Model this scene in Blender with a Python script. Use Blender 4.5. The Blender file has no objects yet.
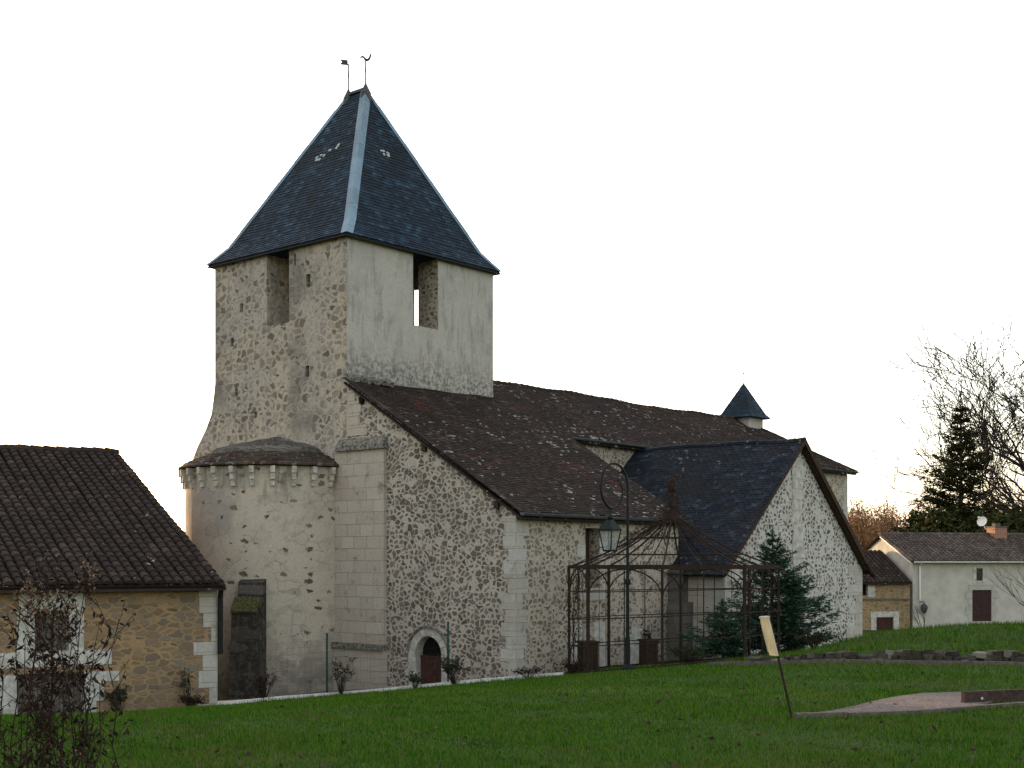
import bpy, math, random
import numpy as np
from mathutils import Vector, geometry
from math import sin, cos, pi, radians, sqrt, atan2

random.seed(7)
S = bpy.context.scene
COL = S.collection

# ------------------------------------------------------------------ camera
cam = bpy.data.cameras.new('camera'); camo = bpy.data.objects.new('camera', cam); COL.objects.link(camo)
camo.location = (0, 0, 0); camo.rotation_euler = (radians(90), 0, 0)
cam.sensor_width = 36; cam.lens = 36 * 1300 / 1024; cam.shift_y = 176 / 1024
cam.clip_start = 0.1; cam.clip_end = 5000
S.camera = camo

# ------------------------------------------------------------------ sky, sun, exposure
SUN_AZ = radians(-36)      # from +Y (view direction), negative = left
SUN_EL = radians(4.5)
W = bpy.data.worlds.new('World'); S.world = W; W.use_nodes = True
wn = W.node_tree.nodes; wl = W.node_tree.links
sky = wn.new('ShaderNodeTexSky'); sky.sky_type = 'NISHITA'; sky.sun_disc = False
sky.sun_elevation = SUN_EL; sky.sun_rotation = SUN_AZ
sky.air_density = 1.0; sky.dust_density = 1.5; sky.ozone_density = 1.0; sky.altitude = 100
bgn = wn['Background']; bgn.inputs[1].default_value = 0.13
# veil added to whiten the sky and neutralise wall light, strongest sunward
tcw = wn.new('ShaderNodeTexCoord'); dt = wn.new('ShaderNodeVectorMath'); dt.operation = 'DOT_PRODUCT'
wl.new(tcw.outputs['Generated'], dt.inputs[0]); dt.inputs[1].default_value = (sin(radians(-10)) * cos(.3), cos(radians(-10)) * cos(.3), sin(.3))
mr_ = wn.new('ShaderNodeMapRange'); mr_.interpolation_type = 'SMOOTHSTEP'; wl.new(dt.outputs['Value'], mr_.inputs[0])
for i_, v_ in enumerate((.74, 1.0, 1.7, 4.8)): mr_.inputs[i_ + 1].default_value = v_
ad = wn.new('ShaderNodeMix'); ad.data_type = 'RGBA'; ad.blend_type = 'ADD'; ad.inputs[0].default_value = 1
vc = wn.new('ShaderNodeMix'); vc.data_type = 'RGBA'; vc.blend_type = 'MULTIPLY'; vc.inputs[0].default_value = 1; vc.inputs[6].default_value = (1.0, .92, .93, 1)
wl.new(mr_.outputs[0], vc.inputs[7]); wl.new(sky.outputs[0], ad.inputs[6]); wl.new(vc.outputs[2], ad.inputs[7]); wl.new(ad.outputs[2], bgn.inputs[0])
sd = Vector((sin(SUN_AZ) * cos(SUN_EL), cos(SUN_AZ) * cos(SUN_EL), sin(SUN_EL)))
sl = bpy.data.lights.new('sun', 'SUN'); sl.energy = 2.0; sl.angle = radians(0.5); sl.color = (1, .72, .42)
so = bpy.data.objects.new('sun', sl); COL.objects.link(so); so.rotation_euler = sd.to_track_quat('Z', 'Y').to_euler()
so.location = (-60, 70, 60)
S.view_settings.view_transform = 'Standard'; S.view_settings.look = 'None'
S.view_settings.gamma = 1; S.view_settings.use_curve_mapping = False
S.view_settings.exposure = 1.6

# ------------------------------------------------------------------ helpers
class NT:
    def __init__(s, name):
        s.m = bpy.data.materials.new(name); s.m.use_nodes = True
        s.n = s.m.node_tree.nodes; s.l = s.m.node_tree.links; s.b = s.n['Principled BSDF']
        s.b.inputs['Roughness'].default_value = .9
        s.b.inputs['Specular IOR Level'].default_value = .25
        s.tc = None
    def obj(s):
        if not s.tc: s.tc = s.n.new('ShaderNodeTexCoord')
        return s.tc.outputs['Object']
    def set(s, sock, v):
        if hasattr(v, 'is_linked') or isinstance(v, bpy.types.NodeSocket): s.l.new(v, sock)
        else:
            if isinstance(v, (tuple, list)) and len(v) == 3 and len(sock.default_value) == 4: v = (*v, 1)
            sock.default_value = v
    def noise(s, scale, detail=3, rough=.55, vec=None, dist=0):
        t = s.n.new('ShaderNodeTexNoise'); s.l.new(vec or s.obj(), t.inputs['Vector'])
        t.inputs['Scale'].default_value = scale; t.inputs['Detail'].default_value = detail
        t.inputs['Roughness'].default_value = rough; t.inputs['Distortion'].default_value = dist
        return t.outputs
    def vor(s, scale, feat='F1', vec=None, rnd=1, dim='3D'):
        t = s.n.new('ShaderNodeTexVoronoi'); t.voronoi_dimensions = dim; t.feature = feat; s.l.new(vec or s.obj(), t.inputs['Vector'])
        t.inputs['Scale'].default_value = scale; t.inputs['Randomness'].default_value = rnd
        return t.outputs
    def ramp(s, fac, stops, interp='LINEAR'):
        t = s.n.new('ShaderNodeValToRGB'); s.l.new(fac, t.inputs[0]); e = t.color_ramp.elements
        t.color_ramp.interpolation = interp
        while len(e) < len(stops): e.new(.5)
        for k, (p, c) in enumerate(stops):
            e[k].position = p; e[k].color = (*c, 1) if isinstance(c, (tuple, list)) else (c, c, c, 1)
        return t.outputs[0]
    def mix(s, f, a, b, mode='MIX'):
        t = s.n.new('ShaderNodeMix'); t.data_type = 'RGBA'; t.blend_type = mode
        s.set(t.inputs[0], f); s.set(t.inputs[6], a); s.set(t.inputs[7], b); return t.outputs[2]
    def math(s, op, a, b=0.0, c=0.0):
        t = s.n.new('ShaderNodeMath'); t.operation = op
        s.set(t.inputs[0], a); s.set(t.inputs[1], b); s.set(t.inputs[2], c); return t.outputs[0]
    def vmath(s, op, a, b):
        t = s.n.new('ShaderNodeVectorMath'); t.operation = op
        s.set(t.inputs[0], a); s.set(t.inputs[1], b); return t.outputs[0]
    def maprange(s, v, a, b, c=0., d=1.):
        t = s.n.new('ShaderNodeMapRange'); t.interpolation_type = 'SMOOTHSTEP'
        s.set(t.inputs[0], v)
        for k, x in enumerate((a, b, c, d)): s.set(t.inputs[k + 1], x)
        return t.outputs[0]
    def sep(s, v):
        t = s.n.new('ShaderNodeSeparateXYZ'); s.l.new(v, t.inputs[0]); return t.outputs
    def comb(s, x, y, z=0.):
        t = s.n.new('ShaderNodeCombineXYZ'); s.set(t.inputs[0], x); s.set(t.inputs[1], y); s.set(t.inputs[2], z); return t.outputs[0]
    def isl(s): return s.n.new('ShaderNodeNewGeometry').outputs['Random Per Island']
    def bump(s, h, strength=.5, dist=.02):
        t = s.n.new('ShaderNodeBump'); t.inputs['Strength'].default_value = strength; t.inputs['Distance'].default_value = dist
        s.l.new(h, t.inputs['Height']); s.l.new(t.outputs[0], s.b.inputs['Normal'])
    def col(s, c): s.set(s.b.inputs['Base Color'], c)
    def rough(s, r): s.set(s.b.inputs['Roughness'], r)
    def done(s, spec=None, metal=None):
        if spec is not None: s.b.inputs['Specular IOR Level'].default_value = spec
        if metal is not None: s.b.inputs['Metallic'].default_value = metal
        return s.m

def stretch(t, sx, sy, sz):
    return t.vmath('MULTIPLY', t.obj(), (sx, sy, sz))

def rubble(name, scale, mortar, stones, cover=.10, soft=.05, skip=.0, warm=None, stain=.35, plaster=0., flat=1.25, small=.25, paint=.5, mottle=.35):
    """stones set in mortar: two sizes of stone, cover = half width of the joints, plaster = share of the wall smeared over"""
    t = NT(name)
    p = t.sep(t.obj())
    base = t.comb(t.math('ADD', p[0], p[1]), t.math('MULTIPLY', p[2], flat))
    nz = t.noise(4.0, 4, .65, base)['Color']
    nz2 = t.noise(13.0, 3, .6, base)['Color']
    v = t.vmath('ADD', base, t.vmath('MULTIPLY', t.vmath('SUBTRACT', nz, (.5, .5, .5)), (.22, .22, 0)))
    v = t.vmath('ADD', v, t.vmath('MULTIPLY', t.vmath('SUBTRACT', nz2, (.5, .5, .5)), (.07, .07, 0)))
    big = t.noise(.45, 4, .6)['Fac']
    fine = t.noise(20, 5, .75)['Fac']
    med = t.noise(3.0, 4, .65)['Fac']
    def layer(sc, cov, sk, spread):
        edge = t.vor(sc, 'DISTANCE_TO_EDGE', v, dim='2D')['Distance']
        cell = t.sep(t.vor(sc, 'F1', v, dim='2D')['Color'])
        thr = t.math('ADD', t.math('MULTIPLY_ADD', t.math('POWER', cell[1], 1.5), spread, cov), t.math('MULTIPLY', t.math('SUBTRACT', fine, .5), .09))
        if plaster: thr = t.math('ADD', thr, t.maprange(t.noise(.8, 4, .6)['Fac'], .5 + (.5 - plaster) * .4 + .02, .5 + (.5 - plaster) * .4 - .12, 0, .45))
        m = t.maprange(edge, thr, t.math('ADD', thr, soft))
        return t.math('MULTIPLY', m, t.math('GREATER_THAN', cell[2], sk)), cell
    mask, cell = layer(scale, cover, skip, .22)
    m2, c2 = layer(scale * 2.1, cover + .04, 1 - small, .25)
    sc = t.ramp(cell[0], [(k / max(1, len(stones) - 1), c) for k, c in enumerate(stones)])
    s2 = t.ramp(c2[0], [(k / max(1, len(stones) - 1), c) for k, c in enumerate(stones)])
    sc = t.mix(t.maprange(fine, .38, .72), sc, t.mix(paint, sc, tuple(c * .62 for c in mortar)))
    mc = t.mix(t.maprange(fine, .3, .7, 0, .9), mortar, tuple(c * .66 for c in mortar))
    mc = t.mix(t.maprange(med, .45, .7, 0, .5), mc, tuple(c * .72 for c in mortar))
    if warm: mc = t.mix(t.maprange(t.noise(.6, 3)['Fac'], .48, .62, 0, .8), mc, warm)
    c = t.mix(t.math('MULTIPLY', m2, t.math('MULTIPLY', .85, t.math('LESS_THAN', cell[1], .45))), mc, s2)
    c = t.mix(mask, c, sc)
    c = t.mix(t.maprange(big, .5, .72, 0, stain), c, (.12, .11, .10))
    c = t.mix(t.maprange(t.noise(7, 6, .8)['Fac'], .48, .66, 0, mottle), c, (.15, .14, .125))
    c = t.mix(t.maprange(t.noise(1.7, 5, .7, stretch(t, 1, 1, .3))['Fac'], .55, .7, 0, mottle * .7), c, (.17, .16, .145))
    t.col(c)
    h = t.math('ADD', t.math('MULTIPLY', mask, .6), t.math('MULTIPLY', fine, .6))
    t.bump(h, .9, .03)
    return t.done(.05)

def ashlar(name, c1, c2, c3, joint, bw=.55, bh=.36, blotch=(.16, .15, .13)):
    t = NT(name)
    p = t.sep(t.obj())
    vec = t.vmath('ADD', t.comb(t.math('ADD', p[0], p[1]), p[2]), t.vmath('MULTIPLY', t.noise(2.2, 3, .6)['Color'], (.06, .05, 0)))
    br = t.n.new('ShaderNodeTexBrick'); t.l.new(vec, br.inputs['Vector'])
    br.inputs['Color1'].default_value = (*c1, 1); br.inputs['Color2'].default_value = (*c2, 1); br.inputs['Mortar'].default_value = (*joint, 1)
    br.inputs['Scale'].default_value = 1; br.inputs['Mortar Size'].default_value = .011; br.inputs['Mortar Smooth'].default_value = .3
    br.inputs['Brick Width'].default_value = bw; br.inputs['Row Height'].default_value = bh; br.inputs['Bias'].default_value = -.1
    br.offset = .5; br.squash = 1.35; br.squash_frequency = 3
    n1 = t.noise(1.1, 5, .65)['Fac']; n2 = t.noise(14, 4, .7)['Fac']
    c = t.mix(t.maprange(n1, .45, .62), br.outputs['Color'], t.mix(.55, br.outputs['Color'], c3))
    c = t.mix(t.maprange(t.noise(2.3, 5, .7)['Fac'], .55, .72, 0, .75), c, blotch)
    c = t.mix(t.maprange(n2, .3, .75, 0, .35), c, (.2, .18, .15))
    t.col(c)
    t.bump(t.math('SUBTRACT', t.math('MULTIPLY', n2, .5), br.outputs['Fac']), .6, .015)
    return t.done()

def plain(name, c, rough=.85, var=.25, scale=6, metal=0, spec=.12, bump=.15):
    t = NT(name)
    n = t.noise(scale, 4, .65)['Fac']
    t.col(t.mix(t.maprange(n, .3, .7), tuple(x * (1 - var) for x in c), tuple(min(1, x * (1 + var)) for x in c)))
    t.rough(rough)
    if bump: t.bump(n, bump, .01)
    return t.done(spec, metal)

def tilemat(name, stops, lichen=.6, red=None, rough=.9, lsc=(1, 1, 1), moss=None, spec=.04, lcol=(.36, .35, .32), sv=0):
    t = NT(name)
    r = t.isl()
    c = t.ramp(r, stops)
    big = t.noise(.35, 4, .6)['Fac']; fine = t.noise(28, 3, .7)['Fac']
    c = t.mix(t.maprange(big, .42, .62, 0, .6), c, t.mix(.55, c, (.022, .02, .019)))
    if red: c = t.mix(t.math('MULTIPLY', t.maprange(t.noise(.9, 3, .6)['Fac'], .57, .66), t.maprange(r, .25, .4)), c, red)
    if moss: c = t.mix(t.maprange(t.noise(1.0, 5, .72, stretch(t, 1, 1, .45))['Fac'], .46, .62, 0, .85), c, moss)
    c = t.mix(t.maprange(fine, .35, .75, 0, .4), c, tuple(x * 1.6 for x in stops[len(stops) // 2][1]))
    if lichen < 1:
        lv = t.vmath('MULTIPLY', t.obj(), lsc)
        l1 = t.noise(5.5, 2, .5, lv)['Fac']; l2 = t.noise(.5, 2, .5)['Fac']
        m = t.maprange(t.math('ADD', t.math('ADD', l1, t.math('MULTIPLY', t.math('SUBTRACT', l2, .5), .35)), t.math('MULTIPLY', t.math('SUBTRACT', fine, .5), .10)), lichen, lichen + .03)
        c = t.mix(t.math('MULTIPLY', m, .85), c, lcol)
    t.col(c); t.rough(rough)
    t.bump(fine, .35, .008)
    return t.done(spec)

def leafmat(name, stops, rough=.9, trans=0, spec=.05):
    t = NT(name)
    t.col(t.ramp(t.isl(), stops)); t.rough(rough)
    if trans: t.b.inputs['Transmission Weight'].default_value = 0
    return t.done(spec)

class MB:
    def __init__(s): s.v = []; s.f = []; s.mi = []
    def add(s, vs, fs, m=0):
        o = len(s.v); s.v.extend([tuple(p) for p in vs])
        for f in fs: s.f.append([i + o for i in f]); s.mi.append(m)
    def box(s, x0, x1, y0, y1, z0, z1, m=0):
        s.add([(x0, y0, z0), (x1, y0, z0), (x1, y1, z0), (x0, y1, z0), (x0, y0, z1), (x1, y0, z1), (x1, y1, z1), (x0, y1, z1)],
              [(0, 3, 2, 1), (4, 5, 6, 7), (0, 1, 5, 4), (1, 2, 6, 5), (2, 3, 7, 6), (3, 0, 4, 7)], m)
    def obox(s, c, ax, ay, az, m=0):
        """box from a centre and three half-axis vectors"""
        c = Vector(c); ax = Vector(ax); ay = Vector(ay); az = Vector(az)
        vs = [c + i * ax + j * ay + k * az for k in (-1, 1) for (i, j) in ((-1, -1), (1, -1), (1, 1), (-1, 1))]
        s.add(vs, [(0, 3, 2, 1), (4, 5, 6, 7), (0, 1, 5, 4), (1, 2, 6, 5), (2, 3, 7, 6), (3, 0, 4, 7)], m)
    def beam(s, p, q, w, h, m=0, up=(0, 0, 1)):
        p = Vector(p); q = Vector(q); d = (q - p); L = d.length; d.normalize()
        u = Vector(up)
        if abs(d.dot(u)) > .98: u = Vector((1, 0, 0))
        sx = d.cross(u).normalized(); sz = sx.cross(d)
        s.obox((p + q) / 2, d * (L / 2), sx * (w / 2), sz * (h / 2), m)
    def tube(s, pts, rad, k=6, m=0, cap=True):
        pts = [Vector(p) for p in pts]
        if not isinstance(rad, (list, tuple)): rad = [rad] * len(pts)
        o = len(s.v); prev = None
        for i, p in enumerate(pts):
            d = (pts[min(i + 1, len(pts) - 1)] - pts[max(i - 1, 0)])
            if d.length < 1e-9: d = Vector((0, 0, 1))
            d.normalize()
            if prev is None:
                prev = d.orthogonal().normalized()
            else:
                prev = (prev - d * prev.dot(d))
                prev = prev.normalized() if prev.length > 1e-6 else d.orthogonal().normalized()
            b = d.cross(prev)
            for j in range(k):
                a = 2 * pi * j / k
                s.v.append(tuple(p + (prev * cos(a) + b * sin(a)) * rad[i]))
        for i in range(len(pts) - 1):
            for j in range(k):
                j2 = (j + 1) % k
                s.f.append([o + i * k + j, o + i * k + j2, o + (i + 1) * k + j2, o + (i + 1) * k + j]); s.mi.append(m)
        if cap and k > 2:
            s.f.append([o + j for j in range(k)][::-1]); s.mi.append(m)
            s.f.append([o + (len(pts) - 1) * k + j for j in range(k)]); s.mi.append(m)
    def prism(s, poly, O, ax, ay, th, m=0):
        """polygon in the plane (ax, ay) at O, extruded by th along ax x ay"""
        O = Vector(O); ax = Vector(ax); ay = Vector(ay); n = ax.cross(ay).normalized() * th
        P = [O + ax * x + ay * y for x, y in poly]; k = len(P)
        tri = geometry.tessellate_polygon([[Vector((x, y, 0)) for x, y in poly]])
        fs = []
        for t in tri:
            fs.append(tuple(t[::-1])); fs.append(tuple(i + k for i in t))
        for i in range(k): fs.append((i, (i + 1) % k, k + (i + 1) % k, k + i))
        s.add(P + [p + n for p in P], fs, m)
    def wall(s, O, ax, ay, outline, holes=(), depth=.3, m=0, mrev=None, back=None, cap=True):
        """flat wall face with real openings: reveals of the given depth and, when back is set, a back face"""
        O = Vector(O); ax = Vector(ax); ay = Vector(ay); n = ax.cross(ay).normalized()
        loops = [[Vector((x, y, 0)) for x, y in outline]] + [[Vector((x, y, 0)) for x, y in h] for h in holes]
        flat = [p for lp in loops for p in lp]
        tri = geometry.tessellate_polygon(loops)
        P = [O + ax * p.x + ay * p.y for p in flat]
        fs = []
        for t in tri:
            a, b, c = (P[i] for i in t)
            fs.append(tuple(t) if (b - a).cross(c - a).dot(n) > 0 else tuple(t[::-1]))
        s.add(P, fs, m)
        for h in holes:
            H = [O + ax * x + ay * y for x, y in h]; k = len(H)
            area = sum(h[i][0] * h[(i + 1) % k][1] - h[(i + 1) % k][0] * h[i][1] for i in range(k))
            if area < 0: H.reverse()
            B = [p - n * depth for p in H]
            s.add(H + B, [(i, (i + 1) % k, k + (i + 1) % k, k + i) for i in range(k)], m if mrev is None else mrev)
            if back is not None: s.add(B, [tuple(range(k))], back)
    def lathe(s, prof, c=(0, 0, 0), k=10, m=0):
        o = len(s.v)
        for r, z in prof:
            for j in range(k):
                a = 2 * pi * j / k; s.v.append((c[0] + r * cos(a), c[1] + r * sin(a), c[2] + z))
        for i in range(len(prof) - 1):
            for j in range(k):
                j2 = (j + 1) % k
                s.f.append([o + i * k + j, o + i * k + j2, o + (i + 1) * k + j2, o + (i + 1) * k + j]); s.mi.append(m)
        s.f.append([o + j for j in range(k)][::-1]); s.mi.append(m)
        s.f.append([o + (len(prof) - 1) * k + j for j in range(k)]); s.mi.append(m)
    def warp(s, fn):
        s.v = [(x, y, z + fn(x, y)) for x, y, z in s.v]
    def build(s, name, mats, parent=None, smooth=False):
        if not isinstance(mats, (list, tuple)): mats = [mats]
        me = bpy.data.meshes.new(name); me.from_pydata(s.v, [], s.f)
        for m in mats: me.materials.append(m)
        if len(mats) > 1: me.polygons.foreach_set('material_index', s.mi)
        if smooth: me.polygons.foreach_set('use_smooth', [True] * len(s.f))
        me.update()
        o = bpy.data.objects.new(name, me); COL.objects.link(o)
        if parent: o.parent = parent
        return o

def npmesh(name, V, F, mat, parent=None):
    """fast mesh of triangles / quads from numpy arrays"""
    me = bpy.data.meshes.new(name); k = F.shape[1]
    me.vertices.add(len(V)); me.vertices.foreach_set('co', V.astype(np.float32).ravel())
    me.loops.add(F.size); me.loops.foreach_set('vertex_index', F.astype(np.int32).ravel())
    me.polygons.add(len(F)); me.polygons.foreach_set('loop_start', np.arange(0, F.size, k, dtype=np.int32))
    me.polygons.foreach_set('loop_total', np.full(len(F), k, dtype=np.int32))
    me.materials.append(mat); me.update(calc_edges=True)
    o = bpy.data.objects.new(name, me); COL.objects.link(o)
    if parent: o.parent = parent
    return o

def tag(o, label=None, cat=None, group=None, kind=None):
    for k, v in (('label', label), ('category', cat), ('group', group), ('kind', kind)):
        if v: o[k] = v
    return o
def thing(name, label, cat, loc=(0, 0, 0), rz=0, group=None):
    o = bpy.data.objects.new(name, None); COL.objects.link(o); o.empty_display_size = .3
    o.location = loc; o.rotation_euler = (0, 0, rz)
    return tag(o, label, cat, group)

def arch(x0, x1, zb, zs, k=12):
    r = (x1 - x0) / 2; c = (x0 + x1) / 2
    return [(x0, zb), (x1, zb)] + [(c + r * cos(pi * i / k), zs + r * sin(pi * i / k)) for i in range(k + 1)]
def rect(x0, x1, z0, z1): return [(x0, z0), (x1, z0), (x1, z1), (x0, z1)]

def tiles(mb, O, a, b, y1, lim, w=.18, e=.12, th=.018, jit=.006, y0=0, gap=.006, m=0, seed=1):
    """courses of flat tiles/slates: a along the eave, b up the slope, lim(y) gives the x range of a course"""
    R = random.Random(seed)
    O = Vector(O); a = Vector(a); b = Vector(b); n = a.cross(b).normalized()
    rows = int((y1 - y0) / e) + 1
    for j in range(rows):
        ya = y0 + j * e; yb = min(ya + e * 1.3, y1)
        if yb - ya < .02: continue
        la = lim(ya); lb = lim(yb)
        lo = min(la[0], lb[0]); hi = max(la[1], lb[1])
        x = math.floor(lo / w) * w + (w / 2 if j % 2 else 0) - w + R.uniform(-.02, .02)
        while x < hi:
            dx = R.uniform(-jit, jit)
            c0 = max(x, la[0]); c1 = min(x + w - gap, la[1]); d0 = max(x, lb[0]); d1 = min(x + w - gap, lb[1])
            x += w
            if c1 - c0 < .015 and d1 - d0 < .015: continue
            if c1 < c0: c0 = c1 = (c0 + c1) / 2
            if d1 < d0: d0 = d1 = (d0 + d1) / 2
            lift = th + R.uniform(0, jit); yl = ya + R.uniform(-jit, jit) * 1.5
            P = lambda px, py, pn: O + a * px + b * py + n * pn
            mb.add([P(c0, yl, 0), P(c1, yl, 0), P(c1, yl, lift + dx * .5), P(c0, yl, lift - dx * .5), P(d1, yb, .004), P(d0, yb, .004)],
                   [(0, 1, 2, 3), (3, 2, 4, 5), (1, 4, 2), (0, 3, 5)], m)

def canal(mb, O, a, b, width, y1, pitch=.27, e=.33, r=.105, seed=1, x0=0, seg=5, m=0):
    """rows of half-round roman tiles"""
    R = random.Random(seed)
    O = Vector(O); a = Vector(a); b = Vector(b); n = a.cross(b).normalized()
    nc = int(width / pitch); nr = int(y1 / e) + 1
    for i in range(nc + 1):
        xc = x0 + (i + .25) * pitch + R.uniform(-.012, .012)
        if xc > x0 + width: break
        for j in range(nr):
            ya = j * e + R.uniform(-.02, .02); yb = min(j * e + e * 1.18, y1)
            if yb - ya < .05: continue
            ra = r * R.uniform(1.0, 1.12); rb = r * .86; tilt = R.uniform(-.012, .012)
            vs = []
            for (yy, rr, ln, dx) in ((ya, ra, .022, tilt), (yb, rb, .0, 0)):
                for q in range(seg + 1):
                    t = pi * q / seg
                    vs.append(O + a * (xc + dx + rr * cos(t)) + b * yy + n * (rr * .82 * sin(t) + ln))
            k = seg + 1
            fs = [(q, q + k, q + k + 1, q + 1)[::-1] for q in range(seg)] + [tuple(range(k))]
            mb.add(vs, fs, m)

def smooth(x, a, b):
    t = np.clip((np.asarray(x, float) - a) / (b - a), 0, 1); return t * t * (3 - 2 * t)

# ------------------------------------------------------------------ terrain
HY = np.array([-60, -20, 0, 10, 17, 25, 32, 38.7, 45, 52, 65, 90, 200, 3000.])
HZ = np.array([.5, -1.0, -1.6, -1.78, -2.1, -2.6, -3.08, -3.57, -4.0, -4.25, -4.5, -4.8, -6., -12.])
WA = np.array([10.8, 27.5]); WBp = np.array([6.3, 33.0]); WN = np.array([.775, .634]); WD = np.array([.633, -.774])
def gz(x, y):
    x = np.asarray(x, float); y = np.asarray(y, float)
    h = (np.interp(y - 1.5, HY, HZ) + np.interp(y, HY, HZ) + np.interp(y + 1.5, HY, HZ)) / 3
    s = smooth(y, 12, 36) * (1 - .75 * smooth(y, 50, 75))
    xs = 9 * np.tanh(np.clip(x, 0, 1e4) / 9 * 1.0) + np.where(x < 0, -16 * np.tanh(-x / 16), 0)
    xs = np.where(x > 0, np.minimum(xs * 1.12, 8.2), xs)
    h = h + .09 * xs * s
    d = (x - WA[0]) * WN[0] + (y - WA[1]) * WN[1]; q = (x - WBp[0]) * WD[0] + (y - WBp[1]) * WD[1]
    f = smooth(q, -2.9, -.3)
    h = h + f * (1 - smooth(d, 9.5, 19)) * (.22 * smooth(d, .05, .3) * smooth(q, -1, 3) + (.72) * smooth(d, .3, 7.5) - .16 * smooth(q, 0, 4) * smooth(d, 2, 8))
    h = h + .03 * np.sin(x * .9 + 1.3 * np.sin(y * .31)) * np.sin(y * .8 + x * .2) * smooth(y, 2, 8) * (1 - smooth(y, 60, 90))
    return h
def G(x, y): return float(gz(x, y))

def gridlines(a, b, fine, lo, hi):
    L = list(np.arange(a, b + 1e-6, fine))
    st = fine; p = a
    left = []
    while p > lo: st *= 1.35; p -= st; left.append(max(p, lo))
    st = fine; p = b; right = []
    while p < hi: st *= 1.35; p += st; right.append(min(p, hi))
    return np.array(left[::-1] + L + right)
gx = gridlines(-18, 22, .3, -2500, 2500); gy = gridlines(4, 56, .3, -400, 3000)
XX, YY = np.meshgrid(gx, gy)
GV = np.stack([XX.ravel(), YY.ravel(), gz(XX, YY).ravel()], 1)
nx, ny = len(gx), len(gy)
idx = np.arange(nx * ny).reshape(ny, nx)
GF = np.stack([idx[:-1, :-1].ravel(), idx[:-1, 1:].ravel(), idx[1:, 1:].ravel(), idx[1:, :-1].ravel()], 1)
t = NT('turf')
n1 = t.noise(1.2, 4, .6)['Fac']; n2 = t.noise(30, 4, .7)['Fac']
c = t.mix(t.maprange(n2, .3, .7), (.026, .055, .006), (.046, .08, .012))
c = t.mix(t.maprange(n1, .5, .72, 0, .6), c, (.06, .06, .022))
t.col(c); t.bump(n2, 1, .03)
M_turf = t.done(.1)
ground = npmesh('ground', GV, GF, M_turf); tag(ground, kind='structure')
ground.data.polygons.foreach_set('use_smooth', [True] * len(GF))

# ------------------------------------------------------------------ materials
M = {}
M['gable'] = rubble('flint_rubble', 4.9, (.56, .495, .42), [(.06, .052, .043), (.13, .108, .08), (.09, .08, .066), (.22, .18, .13), (.15, .145, .135), (.07, .06, .048)], cover=.06, skip=.07, stain=.2, small=.45, paint=.35)
M['aisle'] = rubble('tan_rubble', 4.8, (.55, .48, .395), [(.10, .085, .065), (.18, .145, .105), (.27, .22, .16), (.14, .13, .115)], cover=.09, skip=.12, stain=.25, small=.5)
M['chapel'] = rubble('pale_rubble', 4.8, (.62, .59, .54), [(.05, .045, .04), (.10, .09, .075), (.18, .155, .12), (.08, .08, .08)], cover=.12, skip=.2, stain=.12, small=.5, paint=.35)
M['tower'] = rubble('weathered_rubble', 3.1, (.50, .45, .385), [(.08, .066, .052), (.34, .305, .255), (.40, .36, .30), (.13, .105, .08), (.37, .335, .285), (.24, .185, .135), (.10, .08, .06)], cover=.06, skip=.15, warm=(.49, .42, .325), stain=.7, plaster=.62, flat=1.35, small=.4, soft=.1, paint=.6, mottle=.8)
M['barn'] = rubble('ochre_rubble', 3.0, (.40, .27, .145), [(.12, .075, .045), (.22, .14, .08), (.30, .21, .13), (.15, .12, .095), (.25, .17, .10), (.2, .18, .15)], cover=.03, skip=.06, stain=.35, flat=2.1, small=.3)
M['barn_far'] = rubble('ochre_rubble_far', 2.8, (.42, .30, .17), [(.14, .09, .05), (.24, .16, .085), (.32, .23, .14)], cover=.03, stain=.3, flat=2)
M['bank'] = rubble('garden_wall_rubble', 3.0, (.05, .045, .03), [(.20, .18, .15), (.09, .08, .06), (.26, .23, .19), (.12, .105, .08)], cover=.05, skip=.35, stain=.8, flat=1.4)
M['ashlar'] = ashlar('warm_ashlar', (.50, .455, .39), (.42, .36, .295), (.46, .385, .325), (.26, .21, .17), bw=.62, bh=.40)
M['grey_ashlar'] = ashlar('grey_ashlar', (.15, .14, .12), (.115, .108, .095), (.07, .068, .06), (.07, .065, .06), blotch=(.04, .04, .033))
M['pale'] = ashlar('pale_dressed_stone', (.50, .48, .44), (.42, .395, .35), (.40, .36, .30), (.33, .30, .25), bw=.8, bh=.42, blotch=(.24, .225, .2))
M['white'] = plain('limestone_white', (.45, .43, .385), .9, .3, 4, bump=.5)
M['kerbstone'] = plain('white_kerb_concrete', (.66, .66, .63), .9, .15, 5)
M['mossy'] = rubble('dark_mossy_stone', 2.2, (.05, .045, .038), [(.035, .03, .025), (.075, .066, .054), (.12, .11, .095), (.05, .045, .035)], cover=.05, stain=.8, mottle=.6)
M['skirt'] = rubble('weathered_skirt_stone', 3.4, (.10, .092, .078), [(.07, .064, .054), (.16, .145, .12), (.22, .2, .17), (.05, .046, .04)], cover=.04, stain=.6, mottle=.7)
M['corbel'] = plain('corbel_stone', (.44, .405, .345), .95, .35, 6, bump=.4)
M['moss'] = plain('yellow_green_moss', (.07, .066, .028), .95, .6, 14, bump=.6)
M['lichen_cap'] = plain('lichened_slab', (.16, .15, .13), .95, .75, 11, bump=.5)

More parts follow.
